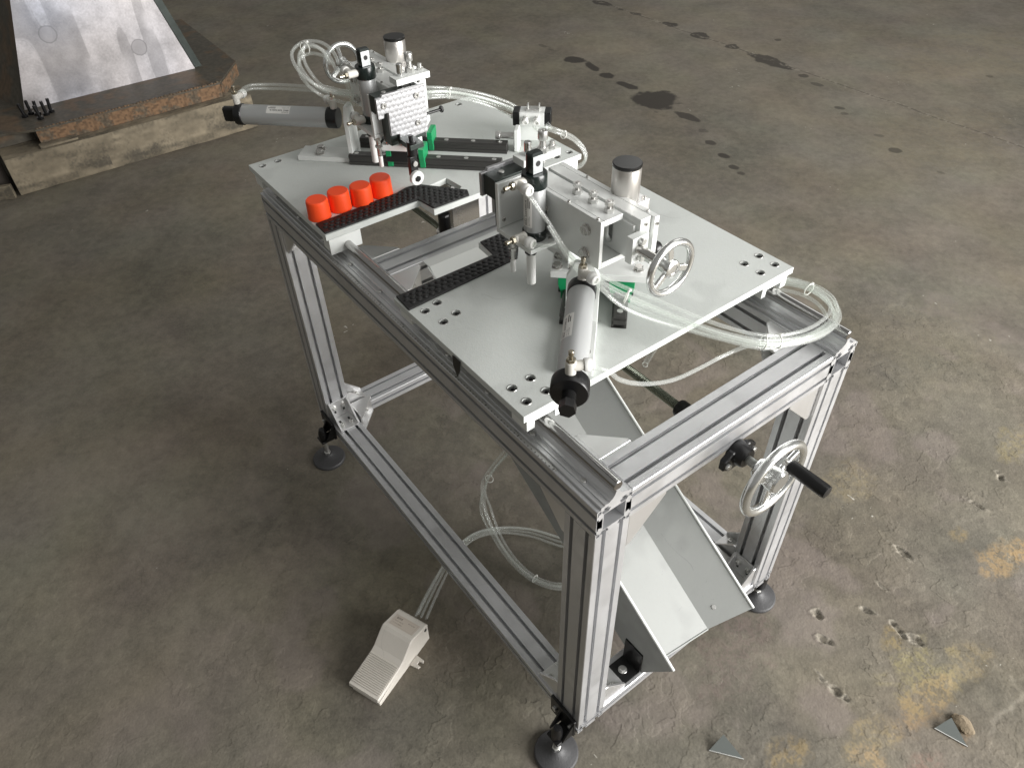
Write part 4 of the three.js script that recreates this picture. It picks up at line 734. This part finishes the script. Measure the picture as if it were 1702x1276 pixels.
// ---------------------------------------------------------------- foot pedal valve
{
  thing('foot_pedal', 'beige plastic foot pedal lying on the floor left of the bench', 'foot pedal', [-240, 0, 480]);
  const A = [0.925, 0, 0.38], B = [0.38, 0, -0.925], o = [-370, 0, 486]; // A: from toe to heel, B: across to the right
  const pt = (a, b, y) => [o[0] + A[0] * a + B[0] * b, y, o[2] + A[2] * a + B[2] * b];
  const Wd = 99, xs = A, ys = [0, 1, 0];
  const side = (poly, b0, wdt, bv) => prism(poly, pt(0, b0, 0), A, ys, wdt, bv); // depth along A x up = B
  const ped = part('pedal_cover', side([[0, 30], [2, 41], [98, 53], [113, 60], [150, 92], [160, 97], [222, 79], [228, 72], [226, 55], [205, 42], [120, 38]], 0, Wd, 2.5), M.pedal);
  part('pedal_base', side([[6, 0], [228, 0], [228, 50], [204, 40], [112, 35], [6, 14]], 3, Wd - 6, 1.5), M.pedal);
  const rb = []; for (let k = 0; k < 16; k++) { const a = 12 + k * 5.4; rb.push(obox(pt(a, Wd / 2, 43.4 + a * 0.125), [A[0], 0.125, A[2]], B, 2.6, Wd - 8, 3, 0.6)); }
  part('grip_ribs', rb, M.pedal, ped);
  for (const b of [-10, Wd + 10]) { const e = new THREE.Shape(); e.moveTo(-16, -12); e.lineTo(16, -12); e.lineTo(13, 14); e.lineTo(6, 16); e.lineTo(5, 4); e.lineTo(-5, 4); e.lineTo(-6, 16); e.lineTo(-13, 14); e.closePath(); part('mounting_ear', prism(e, pt(150, b, 1), b < 0 ? [-A[0], 0, -A[2]] : A, b < 0 ? [-B[0], 0, -B[2]] : B, 6, 0.6).translate(0, b < 0 ? 0.0 : 0.006, 0), M.pedal); }
  part('pivot_pin', rodTo(pt(214, -1.5, 66), pt(214, Wd + 1.5, 66), 5), M.black, ped);
  const tx = textTex(256, 128, (x, w, h) => { x.fillStyle = '#bfb5a9'; x.fillRect(0, 0, w, h); x.strokeStyle = '#8b8178'; x.strokeRect(14, 10, 226, 108); x.fillStyle = '#4a4440'; x.font = 'bold 30px sans-serif'; x.fillText('DIYI', 24, 44); x.font = '17px sans-serif'; x.fillStyle = '#6d645d'; x.fillText('4F210-08', 150, 44); x.fillText('FOOT VALVE', 24, 72); x.fillText('0.15-0.8MPa', 24, 100); });
  const g = new THREE.PlaneGeometry(0.078, 0.04); // printed plate on the sloping heel
  const X = D(...B), Y = D(A[0], -18 / 62, A[2]), Z = new THREE.Vector3().crossVectors(X, Y); g.applyMatrix4(new THREE.Matrix4().makeBasis(X, Y, Z).setPosition(V(...pt(190, Wd / 2, 88.9))));
  part('name_plate', g, std({ map: tx, roughness: 0.6 }), ped, { keepUV: true });
  const hb = part('hose_barbs', [20, 38, 56, 74].map((b) => rod(pt(224, b, 40), A, 6, 14, 1)), M.zinc);
}

// ---------------------------------------------------------------- background: rusty machine base on timber
{
  thing('steel_machine_base', 'rusty steel plate with a streaked tapering metal pedestal, standing on timber', 'machine base', [230, 205, 4700]);
  const T = 288;
  part('base_plate', prism([[-285, -4062], [725, -4062], [930, -4330], [950, -5380], [-700, -5380], [-700, -4150], [-420, -4110]].map(([a, b]) => [a, -b]), [0, T - 12, 0], [1, 0, 0], [0, 0, 1], 12, 1), M.rustTop);
  part('front_flange', prism([[-285, 0], [722, 0], [722, 74], [-285, 74]], [0, T - 86, 4076], [1, 0, 0], [0, 1, 0], 13, 1), M.rust);
  part('recessed_skirt', box(-700, -292, T - 86, T - 12.4, 4165, 4180, 1), M.rustTop);
  part('side_flange', obox([826, T - 50, 4203], [0.6, 0, 0.8], [0, 1, 0], 330, 74, 12, 1), M.rust);
  const weld = []; for (let k = 0; k < 60; k++) weld.push(ball([-280 + k * 17 + rnd() * 6, T - 1 + rnd() * 4, 4060 + rnd() * 5], 6 + rnd() * 4, 0.6));
  part('weld_bead', weld, M.rust, null, { kind: 'stuff' });
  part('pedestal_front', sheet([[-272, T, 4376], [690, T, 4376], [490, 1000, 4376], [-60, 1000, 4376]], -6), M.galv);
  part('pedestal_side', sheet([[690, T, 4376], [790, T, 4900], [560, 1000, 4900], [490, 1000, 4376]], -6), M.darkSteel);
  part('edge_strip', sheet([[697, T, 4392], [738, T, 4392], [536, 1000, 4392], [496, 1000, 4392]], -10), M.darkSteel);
  part('pedestal_left_side', sheet([[-272, T, 4376], [-60, 1000, 4376], [-100, 1000, 4900], [-420, T, 4900]], -6), M.rustTop);
}
{
  const t = thing('timber_beam', 'thick weathered timber beam on the floor under the rusty steel base', 'timber', [190, 0, 4060]);
  const g = new THREE.BoxGeometry(1.35, 0.2, 0.2, 60, 8, 8), p = g.attributes.position;
  for (let i = 0; i < p.count; i++) { const x = p.getX(i), y = p.getY(i), z = p.getZ(i); const n = fbm(x * 9, y * 30 + z * 30, 70, 3) - 0.5, e = Math.max(0, Math.abs(y) - 0.07) * Math.max(0, Math.abs(z) - 0.07) * 900; p.setXYZ(i, x, y * (1 - 0.02 * e) + n * 0.006, z * (1 - 0.1 * e * (0.5 + n)) + n * 0.012); }
  g.computeVertexNormals(); const c = V(188, 101, 4092); g.translate(c.x, c.y, c.z);
  part('beam', g, M.wood);
  part('loose_plank', box(-300, -110, 203, 214, 4010, 4060, 1), M.wood);
}
{
  const labs = ['leftmost black bolt standing head down on the rusty plate', 'black bolt second from the left on the rusty plate', 'middle rear black bolt in the cluster on the rusty plate', 'frontmost black bolt of the cluster on the rusty plate', 'black bolt in front of the rightmost one on the rusty plate', 'rightmost black bolt of the cluster on the rusty plate'];
  [[-290, 4272], [-254, 4292], [-226, 4262], [-228, 4188], [-190, 4228], [-160, 4250]].forEach(([v, u], i) => {
    thing('black_bolt', labs[i], 'bolt', [v, 288, u], 'black bolts standing on the rusty plate');
    part('bolt_head', hex([v, 288.4, u], [0, 1, 0], 18, 13), M.black); part('bolt_shank', rod([v, 301, u], [0.1 * (i % 3 - 1), 1, 0], 8.5, 62, 1.2), M.black);
  });
}
{
  thing('wooden_block', 'dark wooden block cut off by the left edge of the picture', 'wood block', [-560, 0, 4080]);
  part('block', box(-700, -500, 0.5, 190, 4070, 4300, 4), M.darkWood);
  part('batten', obox([-580, 38, 4020], [1, 0, -0.4], [0, 1, 0], 150, 75, 30, 3), M.wood);
}
// ---------------------------------------------------------------- scraps lying on the floor
{
  thing('sheet_offcut', 'triangular metal offcut on the floor nearest the front foot', 'metal scrap', [300, 0, -215]);
  part('bright_edge', rodTo([264, 2.6, -196], [316, 2.6, -262], 1.5, 0.3, 8), M.zinc, part('offcut', [sheet([[264, 2, -196], [312, 26, -196], [316, 2, -262]], 2.2)], M.scrap));
  thing('sheet_offcut', 'triangular shiny metal offcut beside the brown lump at the lower right', 'metal scrap', [775, 0, -530]);
  part('bright_edge', rodTo([752, 2.6, -502], [775, 2.6, -576], 1.5, 0.3, 8), M.zinc, part('offcut', [sheet([[752, 2, -502], [797, 22, -514], [775, 2, -576]], 2.2)], M.scrap));
  thing('clay_lump', 'brown lump of dried dirt next to the right-hand metal offcut', 'dirt lump', [815, 0, -540]);
  const g = new THREE.IcosahedronGeometry(1, 4), p = g.attributes.position;
  for (let i = 0; i < p.count; i++) { const x = p.getX(i), y = p.getY(i), z = p.getZ(i), k = 0.75 + 0.5 * fbm(x * 1.7 + 5, y * 1.7 + z * 2.3, 33, 4); p.setXYZ(i, x * k * 0.02, Math.max(-0.004, y * k * 0.011), z * k * 0.028); }
  g.computeVertexNormals(); const c = V(815, 6, -540); g.translate(c.x, c.y, c.z);
  part('lump', g, M.dirt);
}

renderer.render(scene, camera);
